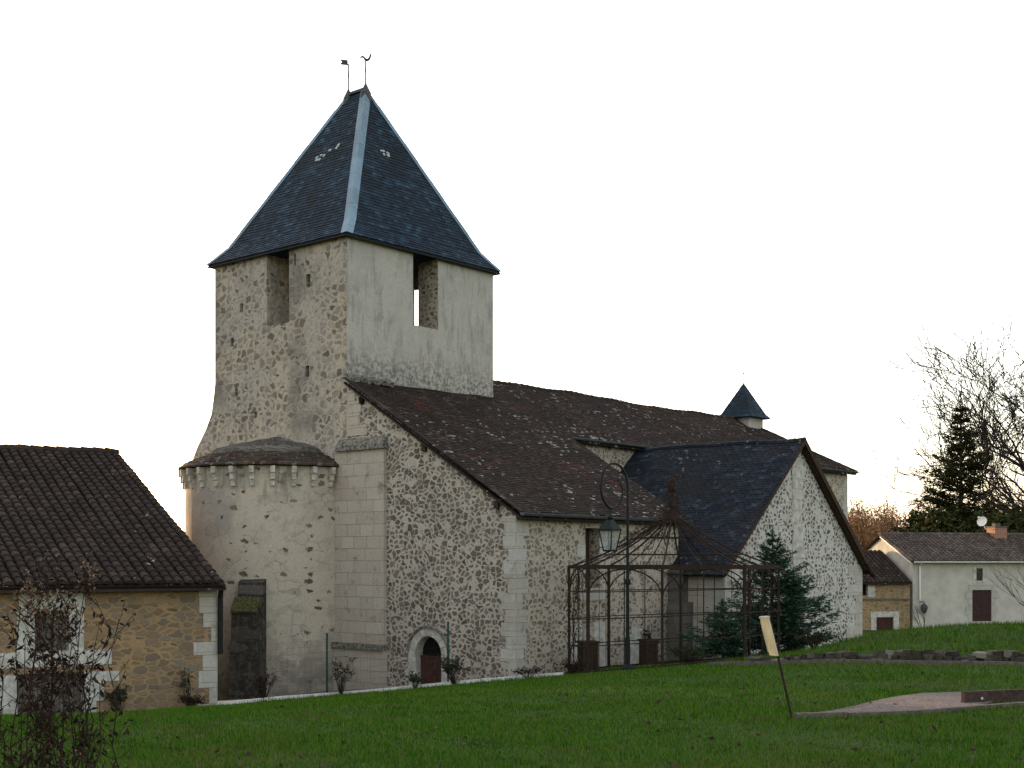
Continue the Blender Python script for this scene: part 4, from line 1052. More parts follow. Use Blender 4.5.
# ------------------------------------------------------------------ gazebo
GC = Vector((4.68, 38.0)); GR = 3.05; gang = [radians(168 + 45 * k) for k in range(8)]
gcz = G(GC.x, GC.y)
gaz = thing('gazebo', 'rusty iron octagonal garden pavilion with open roof and tall finial', 'gazebo', (GC.x, GC.y, gcz))
GE = -.2 - gcz
gv = [Vector((GR * cos(a), GR * sin(a), 0)) for a in gang]
gb = [G(GC.x + p.x, GC.y + p.y) - gcz - .03 for p in gv]
for k in range(8):
    p, q = gv[k], gv[(k + 1) % 8]; zp, zq = gb[k], gb[(k + 1) % 8]
    m = MB(); m.beam(p + Z_ * zp, p + Z_ * (GE + .03), .07, .07, up=(p.x, p.y, 0)); m.build('post', M['iron'], gaz)
    m = MB(); m.beam(p + Z_ * GE, q + Z_ * GE, .06, .10); m.build('eave_beam', M['iron'], gaz)
    mid = (p + q) / 2; zm = (zp + zq) / 2
    m = MB(); m.beam(mid + Z_ * zm, mid + Z_ * (GE - .05), .028, .028); m.build('mullion', M['iron'], gaz)
    for fr in (.25, .75):
        qp = p + (q - p) * fr; m = MB(); m.beam(qp + Z_ * (zp + (zq - zp) * fr), qp + Z_ * (GE - .05), .013, .013); m.build('thin_bar', M['iron'], gaz)
    for fr in (.27, .52, .77):
        m = MB(); m.beam(p + Z_ * (zp + (GE - zp) * fr), q + Z_ * (zq + (GE - zq) * fr), .028, .028); m.build('rail', M['iron'], gaz)
    m = MB(); m.beam(p + Z_ * (zp + .1), q + Z_ * (zq + .1), .05, .05); m.build('bottom_rail', M['iron'], gaz)
    m = MB(); za = GE - .85
    m.tube([p + (q - p) * (.5 - .5 * cos(pi * i / 12)) + Z_ * (za + .8 * sin(pi * i / 12)) for i in range(13)], .022, 5); m.build('arch', M['iron'], gaz)
    top = Vector((0, 0, 1.35 - gcz))
    def raf(P): return [P + Z_ * GE + (top - P - Z_ * GE) * t_ + Z_ * (-.17 * sin(pi * t_)) * 1.0 for t_ in np.linspace(0, .97, 7)]
    m = MB(); m.tube(raf(p), .026, 5); m.build('rafter', M['iron'], gaz)
    m = MB(); m.tube(raf(mid), .017, 5); m.build('rafter', M['iron'], gaz)
    for t_ in (2, 4):
        m = MB(); m.tube([raf(p)[t_], raf(q)[t_]], .016, 5); m.build('roof_ring', M['iron'], gaz)
fn = MB(); fn.lathe([(.30, 1.18), (.2, 1.34), (.11, 1.5), (.08, 1.75), (.075, 1.98), (.12, 2.06), (.13, 2.18), (.075, 2.36), (.03, 2.48), (.012, 2.70)], (0, 0, -gcz), 10); fn.build('finial', M['iron'], gaz)

# withered climber over the roof and the left post
vine = thing('climbing_vine', 'withered brown climber tangled over the iron gazebo roof and left post', 'climber', (GC.x, GC.y, gcz))
R = random.Random(91); sm_ = MB(); lf = MB()
def leaf(mb, c, L, w, R, droop=.4):
    d = Vector((R.gauss(0, 1), R.gauss(0, 1), R.gauss(-droop, .7))).normalized(); s = d.orthogonal().normalized()
    s = (s * cos(R.uniform(0, 6)) + d.cross(s) * sin(R.uniform(0, 6))).normalized(); n = d.cross(s)
    c = Vector(c)
    mb.add([c, c + d * L * .5 + s * w + n * w * .5, c + d * L, c + d * L * .5 - s * w + n * w * .5], [(0, 1, 2), (0, 2, 3)])
def wander(p, q, amp, n, R):
    p, q = Vector(p), Vector(q)
    return [p + (q - p) * i / n + Vector((R.uniform(-amp, amp), R.uniform(-amp, amp), R.uniform(-amp, amp))) * (1 if 0 < i < n else .2) for i in range(n + 1)]
p0 = gv[0]
for q in range(7):
    pts = wander(p0 + Vector((R.uniform(-.1, .3), R.uniform(-.2, .2), gb[0])), p0 + Vector((R.uniform(-.1, .4), R.uniform(-.3, .2), GE)), .12, 9, R)
    sm_.tube(pts, R.uniform(.008, .016), 4)
    for i in range(30):
        c = Vector(pts[R.randint(3, 8)]) + Vector((R.gauss(0, .12), R.gauss(0, .12), R.gauss(-.1, .2)))
        leaf(lf, c, R.uniform(.08, .16), R.uniform(.015, .035), R, 1.2)
for q in range(15):
    k = R.choice([7, 0, 0, 0, 1, 1, 1, 2, 2, 3, 4, 5]); f_ = R.random(); base = gv[k] * (1 - f_) + gv[(k + 1) % 8] * f_
    t0, t1 = R.uniform(.05, .5), R.uniform(.6, .98)
    A_ = base + Z_ * GE + (top - base - Z_ * GE) * t0; Bq = base + Z_ * GE + (top - base - Z_ * GE) * t1
    pts = wander(A_ + Vector((R.gauss(0, .15), R.gauss(0, .15), -.02)), Bq, .09, 7, R)
    sm_.tube(pts, R.uniform(.008, .02), 4)
    for i in range(10):
        c = Vector(pts[R.randint(2, 7)]); e_ = c + Vector((R.gauss(0, .2), R.gauss(0, .2), R.uniform(-.02, .16)))
        sm_.tube([c, (c + e_) / 2 + Vector((0, 0, .03)), e_], .005, 3)
        if R.random() < .55: leaf(lf, e_, R.uniform(.06, .12), .02, R, 1)
for q in range(110):
    a_ = R.uniform(0, 6.28); r_ = abs(R.gauss(0, .38)); c = Vector((r_ * cos(a_), r_ * sin(a_), 1.45 - gcz - r_ * .55 + R.gauss(0, .07)))
    e_ = c + Vector((R.gauss(0, .16), R.gauss(0, .16), R.uniform(-.05, .18))); sm_.tube([c, e_], .006, 3)
    if R.random() < .8: leaf(lf, e_, R.uniform(.06, .11), .02, R)
for q in range(90):
    z_ = R.uniform(1.5, 2.5); a_ = R.uniform(0, 6.28); c = Vector((.12 * cos(a_), .12 * sin(a_), z_ - gcz)); e_ = c + Vector((cos(a_) * R.uniform(0, .14), sin(a_) * R.uniform(0, .14), R.uniform(-.15, .12)))
    sm_.tube([c, e_], .006, 3); leaf(lf, e_, .08, .018, R)
sm_.build('stem', M['stem'], vine); lf.build('leaves', M['vine'], vine)

# slatted wooden planters inside the gazebo
def planter(x, y, w, h, rz, label):
    g = G(x, y); th_ = thing('planter_box', label, 'planter', (x, y, g), rz, None)
    m = MB(); k = 6
    for i in range(k):
        x0 = -w / 2 + w * i / k
        for yy in (-w / 2, w / 2): m.box(x0 + .008, x0 + w / k - .008, yy - .012, yy + .012, .05, h - .06)
        for xx in (-w / 2, w / 2): m.box(xx - .012, xx + .012, x0 + .008, x0 + w / k - .008, .05, h - .06)
    m.build('slats', M['wood'], th_)
    m = MB(); m.box(-w / 2 - .06, w / 2 + .06, -w / 2 - .06, -w / 2 + .05, h - .06, h); m.box(-w / 2 - .06, w / 2 + .06, w / 2 - .05, w / 2 + .06, h - .06, h)
    m.box(-w / 2 - .06, -w / 2 + .05, -w / 2 + .052, w / 2 - .052, h - .06, h); m.box(w / 2 - .05, w / 2 + .06, -w / 2 + .052, w / 2 - .052, h - .06, h); m.build('rim', M['wood'], th_)
    m = MB(); m.box(-w / 2 + .015, w / 2 - .015, -w / 2 + .015, w / 2 - .015, h - .2, h - .1); m.build('soil', M['mossy'], th_)
    for sx in (-1, 1):
        for sy in (-1, 1):
            m = MB(); cx_, cy_ = sx * (w / 2 - .01), sy * (w / 2 - .01); m.box(cx_ - .03, cx_ + .03, cy_ - .03, cy_ + .03, 0, h - .062); m.build('leg', M['wood'], th_)
    return th_
planter(.0585 * 39.4, 39.4, .46, .92, .3, 'dark slatted wooden planter by the left gazebo posts')
planter(.105 * 39.9, 39.9, .38, .84, .5, 'dark slatted wooden planter holding a leafy plant, behind the middle gazebo post')
pp = thing('potted_plant', 'small straggly plant growing in the planter behind the middle gazebo post', 'plant', (.105 * 39.9, 39.9, G(.105 * 39.9, 39.9) + .73))
m = MB(); m2 = MB(); R = random.Random(17)
for i in range(9):
    e = Vector((R.gauss(0, .14), R.gauss(0, .14), R.uniform(.2, .55))); m.tube([(0, 0, 0), e * .5 + Vector((.02, 0, .05)), e], .007, 4)
    for q in range(8): leaf(m2, e * R.uniform(.5, 1), R.uniform(.07, .12), .025, R, 0)
m.build('stem', M['stem'], pp); m2.build('leaves', M['rose'], pp)

# ------------------------------------------------------------------ lamp post
LX, LY = 3.06, 34.4
lamp = thing('street_lamp', 'green wrought iron lamp post with curled arm and hanging lantern', 'street lamp', (LX, LY, G(LX, LY)))
lz = -G(LX, LY)
rd_ = Vector((-Rv.x, -Rv.y, 0))
m = MB(); m.tube([(0, 0, -.1), (0, 0, .9), (0, 0, .95), (0, 0, lz - .55), (0, 0, lz + 1.92)], [.07, .07, .05, .044, .03], 10); m.lathe([(.16, 0), (.15, .12), (.1, .2)], (0, 0, 0), 12)
m.lathe([(.075, lz - .65), (.085, lz - .6), (.075, lz - .5)], (0, 0, 0), 10); m.build('post', M['green'], lamp)
pts = []
for i in range(46):
    a = radians(0 + 9.2 * i); rr = .6 if a < radians(255) else .6 - .36 * min(1, (a - radians(255)) / radians(140))
    c = rd_ * .6 + Z_ * (lz + 1.92)
    pts.append(c + rd_ * (-cos(a) * rr) + Z_ * (sin(a) * rr))
m = MB(); m.tube(pts, [.032] * 26 + [.032 - .018 * i / 20 for i in range(20)], 8); m.build('scroll_arm', M['green'], lamp)
lc = rd_ * .80
m = MB(); m.tube([lc + Z_ * (lz + 1.36), lc + Z_ * (lz + 1.12)], .02, 6)
m.lathe([(.03, .22), (.09, .18), (.10, .12), (.05, .08)], lc + Z_ * (lz + .97), 8)
lp_ = Vector((-rd_.y, rd_.x, 0))
def lq(x, y, z): return lc + rd_ * x + lp_ * y + Z_ * z
def frus(mb, zt, wt, zb, wb):
    P = lambda w, z: [lq(sx * w, sy * w, z) for sx, sy in ((1, 1), (-1, 1), (-1, -1), (1, -1))]
    mb.add(P(wt, zt) + P(wb, zb), [(0, 1, 2, 3), (7, 6, 5, 4), (0, 4, 5, 1), (1, 5, 6, 2), (2, 6, 7, 3), (3, 7, 4, 0)])
frus(m, lz + 1.05, .07, lz + .80, .215); frus(m, lz + .80, .23, lz + .76, .23); m.build('lantern_roof', M['green'], lamp)
m = MB()
for sx, sy in ((1, 1), (-1, 1), (-1, -1), (1, -1)): m.beam(lq(sx * .20, sy * .20, lz + .76), lq(sx * .12, sy * .12, lz + .25), .03, .03)
frus(m, lz + .26, .135, lz + .22, .125); m.build('lantern_frame', M['green'], lamp)
m = MB(); P = lambda w, z: [lq(sx * w, sy * w, z) for sx, sy in ((1, 1), (-1, 1), (-1, -1), (1, -1))]
m.add(P(.19, lz + .755) + P(.115, lz + .265), [(0, 4, 5, 1), (1, 5, 6, 2), (2, 6, 7, 3), (3, 7, 4, 0)]); m.build('lantern_glass', M['lampglass'], lamp)

# ------------------------------------------------------------------ leaning sign
SX, SY = 3.6, 16.55
sg = thing('sign', 'cream information panel on a dark leaning steel pole in the lawn', 'sign', (SX, SY, G(SX, SY)))
m = MB(); tp = Vector((-.32, .05, 1.32)); m.tube([(0, 0, -.15), tp], .016, 8); m.build('pole', M['iron'], sg)
dv = tp.normalized(); c = tp * .80 + Vector((-.035, -.04, 0)); sxv = Vector((.04, -.999, 0)); sxv = (sxv - dv * sxv.dot(dv)).normalized(); nn = dv.cross(sxv)
pc = c + Vector((-.05, -.08, 0))
m = MB(); m.obox(pc, sxv * .21, dv * .245, nn * .012); m.build('panel', M['sign'], sg)
m = MB(); m.obox(pc + dv * .252, sxv * .22, dv * .012, nn * .02)
m.obox(pc - sxv * .212, sxv * .008, dv * .2, nn * .02)
m.obox(pc + sxv * .0 + nn * .03, sxv * .05, dv * .02, nn * .02); m.build('panel_frame', M['lightmetal'], sg)
m = MB(); m.beam(pc + dv * .12, tp * .92, .02, .02); m.beam(pc - dv * .12, tp * .74, .02, .02); m.build('bracket', M['iron'], sg)

# ------------------------------------------------------------------ wire fence with green posts
fen = thing('wire_fence', 'thin green post and wire fence along the foot of the church walls', 'fence')
fp = [(-.2485 * 35.6, 35.6, 1.75), (-.1423 * 38.9, 38.9, 1.85), (-.0492 * 38.75, 38.75, 1.85)]
for (x, y, h) in fp:
    m = MB(); g = G(x, y); m.tube([(x, y, g - .1), (x, y, g + h)], .03, 8); m.lathe([(.034, 0), (.034, .03), (.01, .045)], (x, y, g + h), 8); m.build('post', M['postgreen'], fen)
for i in range(2):
    (x0, y0, h0), (x1, y1, h1) = fp[i], fp[i + 1]; m = MB(); g0, g1 = G(x0, y0), G(x1, y1)
    for k in range(9):
        f_ = .12 + .1 * k; m.tube([(x0, y0, g0 + h0 * f_), (x1, y1, g1 + h1 * f_)], .0022, 3, cap=False)
    n = int(Vector((x1 - x0, y1 - y0)).length / .2)
    for k in range(1, n):
        t_ = k / n; x, y, g = x0 + (x1 - x0) * t_, y0 + (y1 - y0) * t_, g0 + (g1 - g0) * t_; m.tube([(x, y, g + .18), (x, y, g + 1.65)], .0018, 3, cap=False)
    m.build('wire_mesh', M['postgreen'], fen)

# ------------------------------------------------------------------ plants along the walls
def bush(x, y, h, w, n, label, leafmat='rose', nl=10, group=None, cat='shrub', name='rose_bush', seed=1, ll=.07, up=1.0):
    R = random.Random(seed); th_ = thing(name, label, cat, (x, y, G(x, y)), 0, group); st = MB(); lv = MB()
    for i in range(n):
        a = R.uniform(0, 6.283); e = Vector((cos(a) * w * R.uniform(.1, 1), sin(a) * w * R.uniform(.1, 1), h * R.uniform(.45, 1) * up))
        pts = [Vector((e.x * .05, e.y * .05, -.05)), e * .5 + Vector((R.gauss(0, .04), R.gauss(0, .04), .08)), e]
        st.tube(pts, [.012, .008, .004], 4)
        for k in range(3):
            c = pts[1] + (e - pts[1]) * R.random(); f_ = c + Vector((R.gauss(0, .12), R.gauss(0, .12), R.uniform(0, .16))); st.tube([c, f_], .004, 3)
            for q in range(nl // 3): leaf(lv, c + (f_ - c) * R.random(), ll * R.uniform(.6, 1.2), ll * .3, R, .1)
        for q in range(nl // 2): leaf(lv, pts[1] + (e - pts[1]) * R.random(), ll * R.uniform(.6, 1.2), ll * .3, R, .1)
    st.build('stem', M['stem'], th_)
    if lv.v: lv.build('leaves', M[leafmat], th_)
    return th_
bush(-.1315 * 38.6, 38.6, 1.25, .55, 16, 'leafy rose bush by the middle green fence post', seed=1, nl=14)
bush(-.0445 * 38.4, 38.4, .95, .55, 26, 'dense low bush beside the arched red door', seed=2, nl=22)
bush(-.075 * 38.7, 38.7, .45, .4, 14, 'small clump of dark leaves at the foot of the red door', seed=8, nl=18, name='low_plant', cat='plant')
bush(-.191 * 37.6, 37.6, 1.0, .6, 34, 'bare twiggy shrub in front of the dark apse buttress', seed=3, nl=4, leafmat='dry')
bush(-.303 * 34.3, 34.3, .75, .3, 18, 'small dark evergreen bush against the barn wall', seed=4, nl=24, name='evergreen_bush')
bush(-.2485 * 35.3, 35.3, 1.2, .35, 9, 'thin rose bush by the green post at barn corner', seed=5, nl=10)
bush(-.247 * 35.0, 35.0, .35, .45, 30, 'low brown tuft at the foot of the barn corner', seed=6, nl=6, leafmat='dry', name='dry_tuft', cat='plant')
bush(.012 * 37.5 + .0, 37.4, .3, .5, 14, 'low dry leaves at the foot of the gazebo corner post', seed=7, nl=10, leafmat='dry', name='dry_tuft', cat='plant')['label'] = 'low dry plant at the lawn edge left of the gazebo'
bush(1.75, 37.9, .35, .6, 30, 'heap of dry stalks at foot of the left gazebo post', seed=9, nl=10, leafmat='dry', name='dry_tuft', cat='plant')
bush(5.0, 36.4, .5, .8, 40, 'dark undergrowth inside the gazebo near the stone corner', seed=10, nl=16, name='undergrowth', cat='plant')
bush(.255 * 40, 40, 1.1, .3, 7, 'thin upright weed stems against the chapel wall right of the door', seed=12, nl=3, leafmat='dry', name='weed', cat='plant')
bush(.232 * 36, 36, .5, .6, 26, 'green weeds where grass bank meets the chapel', seed=13, nl=16, name='weed', cat='plant')

# ------------------------------------------------------------------ trees
def fir(name, label, x, y, h, wid, mat, seed, dens=1.0, nl=.13, zb=None, whorls=16, low=.05, droop=-.1, cat='tree', arms=True):
    R = random.Random(seed); g = G(x, y) if zb is None else zb; th_ = thing(name, label, cat, (x, y, g)); tk = MB(); lv = MB()
    tk.tube([(0, 0, -.2), (R.uniform(-.03, .03), 0, h * .5), (0, 0, h * 1.05)], [h * .018, h * .011, h * .002], 7)
    for i in range(whorls):
        f_ = low + (1 - low) * i / whorls; z = h * f_; nb = R.randint(5, 8); Lm = wid * (1 - f_) ** .95 * (1 - .25 * max(0, .25 - f_) / .25)
        for b in range(nb):
            a = R.uniform(0, 6.283); L = Lm * R.uniform(.45, 1.2) + .025 * wid; z = h * min(.97, f_ + R.uniform(-.5, .5) / whorls)
            rise = (.25 + .5 * f_ + R.uniform(-.2, .2)) if droop > -.2 else R.uniform(-.2, .1)
            d = Vector((cos(a), sin(a), 0)); P0 = Vector((0, 0, z)); P1 = P0 + d * L * .55 + Z_ * (L * .55 * rise * .5); P2 = P0 + d * L + Z_ * (L * rise * .7 + droop * L * .3)
            tk.tube([P0, P1, P2], [h * .004, h * .0025, h * .001], 4)
            nn = int(dens * (8 + 60 * L / wid))
            for q in range(nn):
                t_ = R.uniform(.12, 1.0); c = P0 + (P1 - P0) * (t_ / .55) if t_ < .55 else P1 + (P2 - P1) * ((t_ - .55) / .45)
                side = Vector((-d.y, d.x, 0)) * R.choice((-1, 1)); sp = (.28 * L * (1.1 - t_) + .05 * wid * (1.02 - f_)) * R.random()
                c = c + side * sp + d * sp * .5 + Z_ * R.gauss(-.02 * L, .03 * L)
                dd = (side * R.uniform(.3, 1) + d * R.uniform(.2, 1) + Z_ * R.uniform(-.3, .4)).normalized(); s2 = dd.cross(Vector((R.gauss(0, .5), R.gauss(0, .5), 1))).normalized()
                LL = nl * R.uniform(.7, 1.5) * (1.1 - .6 * f_)
                lv.add([c - s2 * LL * .18, c + s2 * LL * .18, c + dd * LL], [(0, 1, 2)])
    for q in range(70):
        c = Vector((0, 0, h * R.uniform(.93, 1.05))); dd = Vector((R.gauss(0, .5), R.gauss(0, .5), R.uniform(.3, 1))).normalized(); s2 = dd.orthogonal().normalized(); LL = nl * R.uniform(.4, .8)
        lv.add([c - s2 * LL * .18, c + s2 * LL * .18, c + dd * LL], [(0, 1, 2)])
    tk.build('trunk', M['bark'], th_); lv.build('crown', M[mat], th_)
    return th_
fir('fir_tree', 'young dark fir tree standing beside the gazebo in front of the chapel door', 8.3, 41.4, 4.0, 2.35, 'fir', 1, dens=3.6, nl=.16, whorls=26)
fir('fir_sapling', 'low spreading fir sapling growing inside the right side of the gazebo', 6.4, 39.6, 1.8, 1.6, 'fir', 2, dens=2.2, nl=.14, whorls=13)
fir('conifer', 'tall dark conical conifer rising behind the cream house', 37.3, 108, 18.0, 6.6, 'ever', 3, dens=4.2, nl=.46, zb=-5, whorls=34, low=.15)
for i, (x, y, h, w, lab) in enumerate(((34.6, 106, 9.0, 4.0, 'dark bushy evergreen left of the conifer behind house roof'), (42.0, 104, 9.2, 5.0, 'dark bushy evergreen right of conifer behind the chimney'), (38.5, 103, 8.6, 4.5, 'dark low evergreen below the conifer behind the roof ridge'))):
    R = random.Random(200 + i); th_ = thing('evergreen_tree', lab, 'tree', (x, y, -5)); tk = MB(); tk.tube([(0, 0, -.3), (0, 0, h * .8)], [.2, .05], 6); tk.build('trunk', M['bark'], th_)
    lv = MB()
    for q in range(2600):
        a = R.uniform(0, 6.283); ph = R.uniform(0, 1); rr = (R.random() ** .4) * w * (.95 - .5 * ph ** 2) * (1 + .25 * sin(3 * a + i) * sin(7 * ph)); c = Vector((cos(a) * rr, sin(a) * rr, h * (.1 + .9 * ph)))
        leaf(lv, c, R.uniform(.35, .8), R.uniform(.1, .2), R, 0)
    lv.build('crown', M['ever'], th_)

def bare_tree(mb, p, d, L, r, depth, R, spread=.6, upw=.12, n=5, kids=(3, 5), rmin=.0):
    pts = [Vector(p)]; d = Vector(d).normalized(); q = Vector(p); rad = [r]
    for i in range(n):
        d = (d + Vector((R.gauss(0, .16), R.gauss(0, .16), R.gauss(upw * .5, .12)))).normalized(); q = q + d * (L / n); pts.append(q.copy()); rad.append(max(rmin, r * (1 - .5 * (i + 1) / n)))
    mb.tube(pts, rad, 5 if depth > 2 else 3, cap=False)
    if depth == 0: return
    for i in range(R.randint(*kids)):
        idx = n if i == 0 else R.randint(1, n); base = pts[idx]
        s = Vector((R.gauss(0, 1), R.gauss(0, 1), R.gauss(.1, .7))).normalized()
        nd = ((pts[idx] - pts[idx - 1]).normalized() + s * spread * R.uniform(.7, 1.3) + Z_ * upw).normalized()
        bare_tree(mb, base, nd, L * R.uniform(.5, .8), max(rmin, rad[idx] * R.uniform(.5, .75)), depth - 1, R, spread, upw, n, kids, rmin)
bt_ = thing('bare_tree', 'large leafless tree spreading wide branches at right edge behind the house', 'tree', (50.6, 117, -5))
tk = MB(); R = random.Random(13)
tk.tube([(0, 0, -.5), (.1, 0, 5), (-.1, 0, 9), (.1, 0, 13)], [.45, .38, .3, .2], 9); tk.build('trunk', M['bark_far'], bt_)
cwn = MB()
for (dx, dy, dz, L, r, zb_) in ((-1, .1, .75, 8.0, .21, 6), (-.9, -.3, .45, 7.6, .19, 7), (-.8, .3, 1.0, 8.0, .21, 8), (-.35, .1, 1.0, 7.0, .19, 11), (.5, 0, 1.1, 6.2, .2, 11), (.9, .2, .6, 6.2, .19, 8), (-1, -.2, .15, 7.2, .15, 8.5), (-.15, -.7, 1.0, 6.2, .18, 12), (-.8, .5, .75, 7.2, .17, 11)):
    bare_tree(cwn, (0, 0, zb_), (dx, dy, dz), L * 1.12, r * 1.35, 4, R, .75, .07, 5, (4, 5), .03)
cwn.build('crown', M['bark_far'], bt_)
def small_bare(name, label, x, y, seed, dirs, L, r, depth, spread=.5):
    R = random.Random(seed); th_ = thing(name, label, 'shrub', (x, y, G(x, y))); m = MB()
    for d in dirs: bare_tree(m, (R.uniform(-.05, .05), 0, -.05), d, L * R.uniform(.8, 1.1), r, depth, R, spread, .1, 4)
    m.build('branches', M['bark'], th_); return th_
small_bare('bare_shrub', 'small leafless shrub with forked stems on the grass bank before the house corner', .3165 * 38.5, 38.5, 5, [(-.5, 0, 1.2), (.45, 0, 1.3), (-.15, 0, 1), (-.7, 0, .8)], .62, .014, 2, .5)
small_bare('bare_sapling', 'leafless sapling reaching thin branches in from the right picture edge', 15.6, 37.0, 6, [(-.8, 0, .75), (-1, .1, .45), (-.4, .1, 1.1), (.4, 0, 1)], 1.35, .03, 3, .35)

# far-off wood of thin brown trees: one mass
R = random.Random(66); wd_ = MB()
lv = []
for i in range(190):
    y = R.uniform(135, 190); x = R.uniform(.235, .48) * y; h = R.uniform(9, 13.8) - 4 * max(0, (.27 - x / y) / .04); h = max(h, 7)
    wd_.tube([(x, y, -7), (x + R.gauss(0, .4), y, h * .55 - 7), (x + R.gauss(0, .6), y, h - 6)], [.16, .1, .03], 3, cap=False)
    for k in range(24):
        z = R.uniform(.15, 1) * h - 6.5; L = R.uniform(.8, 2.2) * (1.15 - (z + 6) / h); a = R.uniform(0, 6.28); c = Vector((x, y, z))
        wd_.tube([c, c + Vector((cos(a) * L, sin(a) * L, L * R.uniform(.8, 1.8)))], [.035, .012], 3, cap=False)
n_wood_f = len(wd_.f)
woo = wd_.build('woodland_stems', M['bark'])
tag(woo, 'thin grey stems of the far brown wood on the right', 'wood', kind='stuff')
rs = np.random.RandomState(4); N = 200000
yy = rs.uniform(135, 190, N); ang = .232 + .25 * rs.uniform(0, 1, N) ** 1.6; xx = ang * yy
hh = 5.6 + .6 * np.sin(ang * 55) + .6 * np.sin(ang * 241 + 1) + 1.0 * np.sin(ang * 630 + yy)
hh = hh - 2.6 * np.clip((.275 - ang) / .04, 0, 1)
zz_ = -6.5 + (hh + 6.5) * np.sqrt(rs.uniform(0, 1, N)) * rs.uniform(.8, 1.05, N)
C = np.stack([xx, yy, zz_], 1); D = rs.normal(0, 1, (N, 3)); D[:, 2] = np.abs(D[:, 2]) * 1.5; D /= np.linalg.norm(D, axis=1)[:, None]
Sd = np.cross(D, rs.normal(0, 1, (N, 3))); Sd /= np.linalg.norm(Sd, axis=1)[:, None]
Ls = rs.uniform(.15, .38, N)[:, None]
Vv = np.stack([C - Sd * Ls * .2, C + Sd * Ls * .2, C + D * Ls], 1).reshape(-1, 3)
lw = npmesh('woodland', Vv, np.arange(3 * N).reshape(-1, 3), M['rust']); tag(lw, 'far rust brown autumn wood beyond the houses', 'wood', kind='stuff')

# ------------------------------------------------------------------ foreground dry stems at lower left
def drystems(x, y, n, w, hmin, hmax, label, seed, plume=0):
    R = random.Random(seed); g = G(x, y); th_ = thing('dried_plant', label, 'plant', (x, y, g), 0, 'dried perennials in the foreground'); st = MB(); lv = MB(); sd2 = MB()
    for i in range(n):
        h = R.uniform(hmin, hmax); b = Vector((R.gauss(0, w * .45), R.gauss(0, .12), -.03)); lean = Vector((R.gauss(0, .055), R.gauss(0, .06), 1)) * h
        pts = [b + lean * (k / 6) + Vector((R.gauss(0, .008), R.gauss(0, .008), 0)) * k for k in range(7)]
        st.tube(pts, [.0055 - .0006 * k for k in range(7)], 5)
        for k in range(int(h * 22)):
            t_ = R.uniform(.3, 1); j = min(5, int(t_ * 6)); c = pts[j] + (pts[j + 1] - pts[j]) * R.random()
            if R.random() < .5:
                a = R.uniform(0, 6.28); L = R.uniform(.05, .16); e = c + Vector((cos(a) * L, sin(a) * L, L * R.uniform(.4, 1.3))); st.tube([c, (c + e) / 2 + Vector((0, 0, -.01)), e], .0022, 3)
                for q in range(2): leaf(lv, c + (e - c) * R.uniform(.4, 1), R.uniform(.02, .05), R.uniform(.005, .011), R, .8)
                if t_ > .85:
                    for q in range(2): leaf(sd2, e + Vector((R.gauss(0, .01), R.gauss(0, .01), R.gauss(0, .01))), R.uniform(.012, .022), .006, R, -.5)
            else: leaf(lv, c, R.uniform(.03, .075), R.uniform(.006, .014), R, .9)
        if R.random() < plume:
            for k in range(30):
                t_ = R.uniform(.0, .4); c = pts[6] - Z_ * t_ * .6; a = R.uniform(0, 6.28); L = R.uniform(.01, .03 + .16 * t_ ** .7); e = c + Vector((cos(a) * L, sin(a) * L, L * .9)); st.tube([c, e], .0016, 3)
                for q in range(3): leaf(sd2, e + Vector((R.gauss(0, .008), R.gauss(0, .008), R.gauss(0, .008))), R.uniform(.012, .024), .006, R, -.5)
    st.build('stem', M['stem'], th_); lv.add(sd2.v, sd2.f, 1); lv.build('dry_leaves', [M['dry'], M['seed']], th_)
    return th_
drystems(-2.70, 7.0, 12, .2, .9, 1.5, 'shorter dense clump of dead brown stems at the left picture edge', 1, .1)
drystems(-2.46, 7.1, 13, .26, 1.0, 1.62, 'dead brown stems in front of the barn window', 2, .15)
drystems(-2.62, 6.8, 3, .10, 1.55, 1.75, 'tall pale tufted stem at the left edge', 4, 1)['label'] = 'tall dead stems with pale tufts nearest the left picture edge'
drystems(-2.6, 7.3, 3, .06, 1.5, 1.7, 'x', 5, 0)['label'] = 'bare tall dead stalks just left of barn window'
drystems(-2.36, 7.0, 3, .09, 1.5, 1.85, 'x', 3, 1)['label'] = 'tallest dead stems with tan seed plumes before the barn roof'
drystems(-2.2, 7.0, 3, .06, .55, .8, 'x', 6, 0)['label'] = 'short arching dead stem leaning right over the lawn'

# ------------------------------------------------------------------ lawn
rs = np.random.RandomState(12); N = 470000
yy = np.exp(rs.uniform(np.log(9.5), np.log(52), N)); xx = rs.uniform(-.5, .75, N) * yy
ux = (xx - CO.x) * Rv.x + (yy - CO.y) * Rv.y; vx = (xx - CO.x) * Lv.x + (yy - CO.y) * Lv.y
keep = ~((ux > -.1) & (vx > -.35) & (ux < 8.8)) & ~((ux > 8.4) & (vx > -2.05) & (ux < 19.4)) & ~((ux > 19) & (vx > 5))
ky = np.interp(xx, [p[0] for p in kp], [p[1] for p in kp]); keep &= ~((xx < 1.5) & (yy > ky - .05))
def inpoly(x, y, poly):
    r = np.zeros(len(x), bool); n = len(poly)
    for i in range(n):
        (x0, y0), (x1, y1) = poly[i], poly[(i + 1) % n]
        r ^= ((y0 > y) != (y1 > y)) & (x < (x1 - x0) * (y - y0) / (y1 - y0 + 1e-12) + x0)
    return r
keep &= ~inpoly(xx, yy, gp)
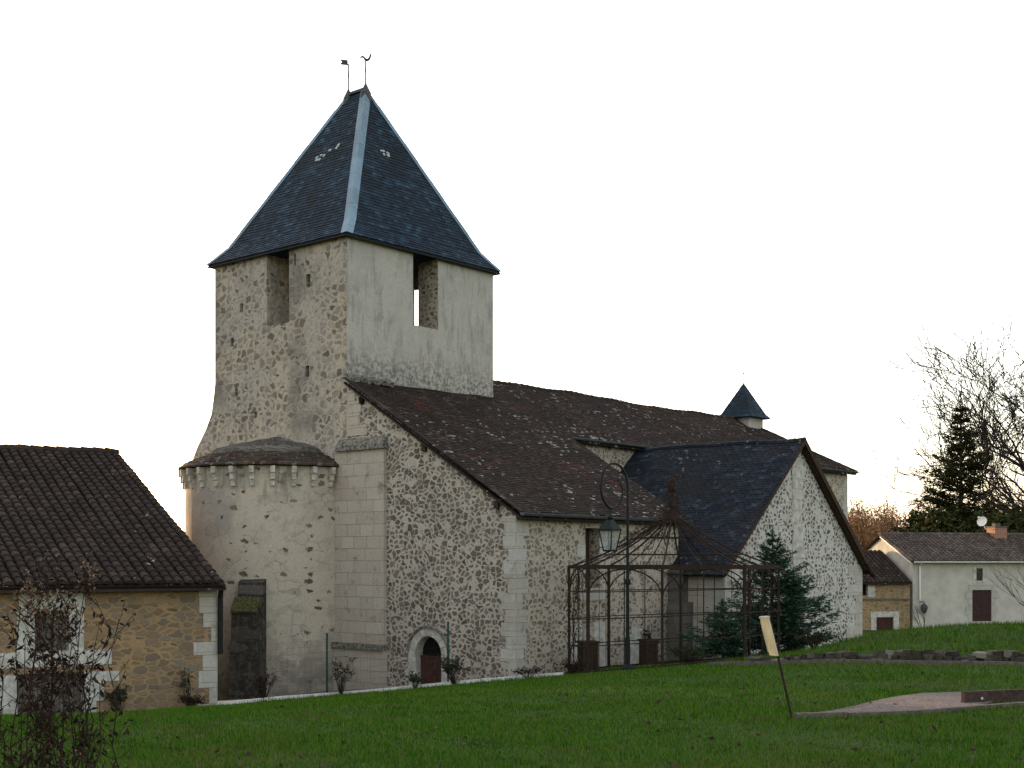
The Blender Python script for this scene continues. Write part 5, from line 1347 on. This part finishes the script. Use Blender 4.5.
dW = (xx - WA[0]) * WN[0] + (yy - WA[1]) * WN[1]; qW = (xx - WBp[0]) * WD[0] + (yy - WBp[1]) * WD[1]
keep &= ~((np.abs(dW - .06) < .11) & (qW > -.4))
xx, yy, dW, qW = xx[keep], yy[keep], dW[keep], qW[keep]; N = len(xx)
patch = np.sin(xx * 1.1 + 2 * np.sin(yy * .5)) * np.sin(yy * .9 + 1.7 * np.sin(xx * .6)) + .6 * np.sin(xx * 2.7 + yy * 1.9)
H = (.034 + .012 * patch) * rs.uniform(.6, 1.5, N) + .012; H = np.clip(H, .018, .1)
H *= 1 + .9 * ((dW > .3) & (qW > -3)) * rs.uniform(.3, 1, N)
kyy = np.interp(xx, [p[0] for p in kp], [p[1] for p in kp]); nearw = (xx < 1.6) & (kyy - yy < .45)
H *= 1 + 1.3 * nearw * rs.uniform(0, 1, N) ** 2
H *= 1 + .015 * (yy - 10)
Wd = .0035 * (yy / 10) ** .8 * rs.uniform(.7, 1.3, N)
a = rs.uniform(0, 2 * np.pi, N); lean = rs.uniform(.1, .75, N)
base = np.stack([xx, yy, gz(xx, yy) - .005], 1)
tip = base + np.stack([np.cos(a) * lean * H, np.sin(a) * lean * H, H], 1)
a2 = a + np.pi / 2 + rs.uniform(-.6, .6, N); side = np.stack([np.cos(a2), np.sin(a2), 0 * a2], 1) * Wd[:, None]
Vv = np.stack([base - side, base + side, tip], 1).reshape(-1, 3)
lawn = npmesh('lawn_grass', Vv, np.arange(3 * N).reshape(-1, 3), M['grass']); tag(lawn, 'short green lawn grass with mown patches', 'grass', kind='stuff')
R = random.Random(55); m = MB()
for i in range(480):
    y = R.uniform(11, 36); x = R.uniform(-.4, .44) * y; 
    if x < 1.5 and y > kerb_y(x) - .2: continue
    leaf(m, (x, y, G(x, y) + R.uniform(.025, .05)), R.uniform(.05, .1), R.uniform(.018, .035), R, .1)
tag(m.build('fallen_leaves', M['vine']), 'scattered brown fallen leaves on the lawn', 'leaves', kind='stuff')
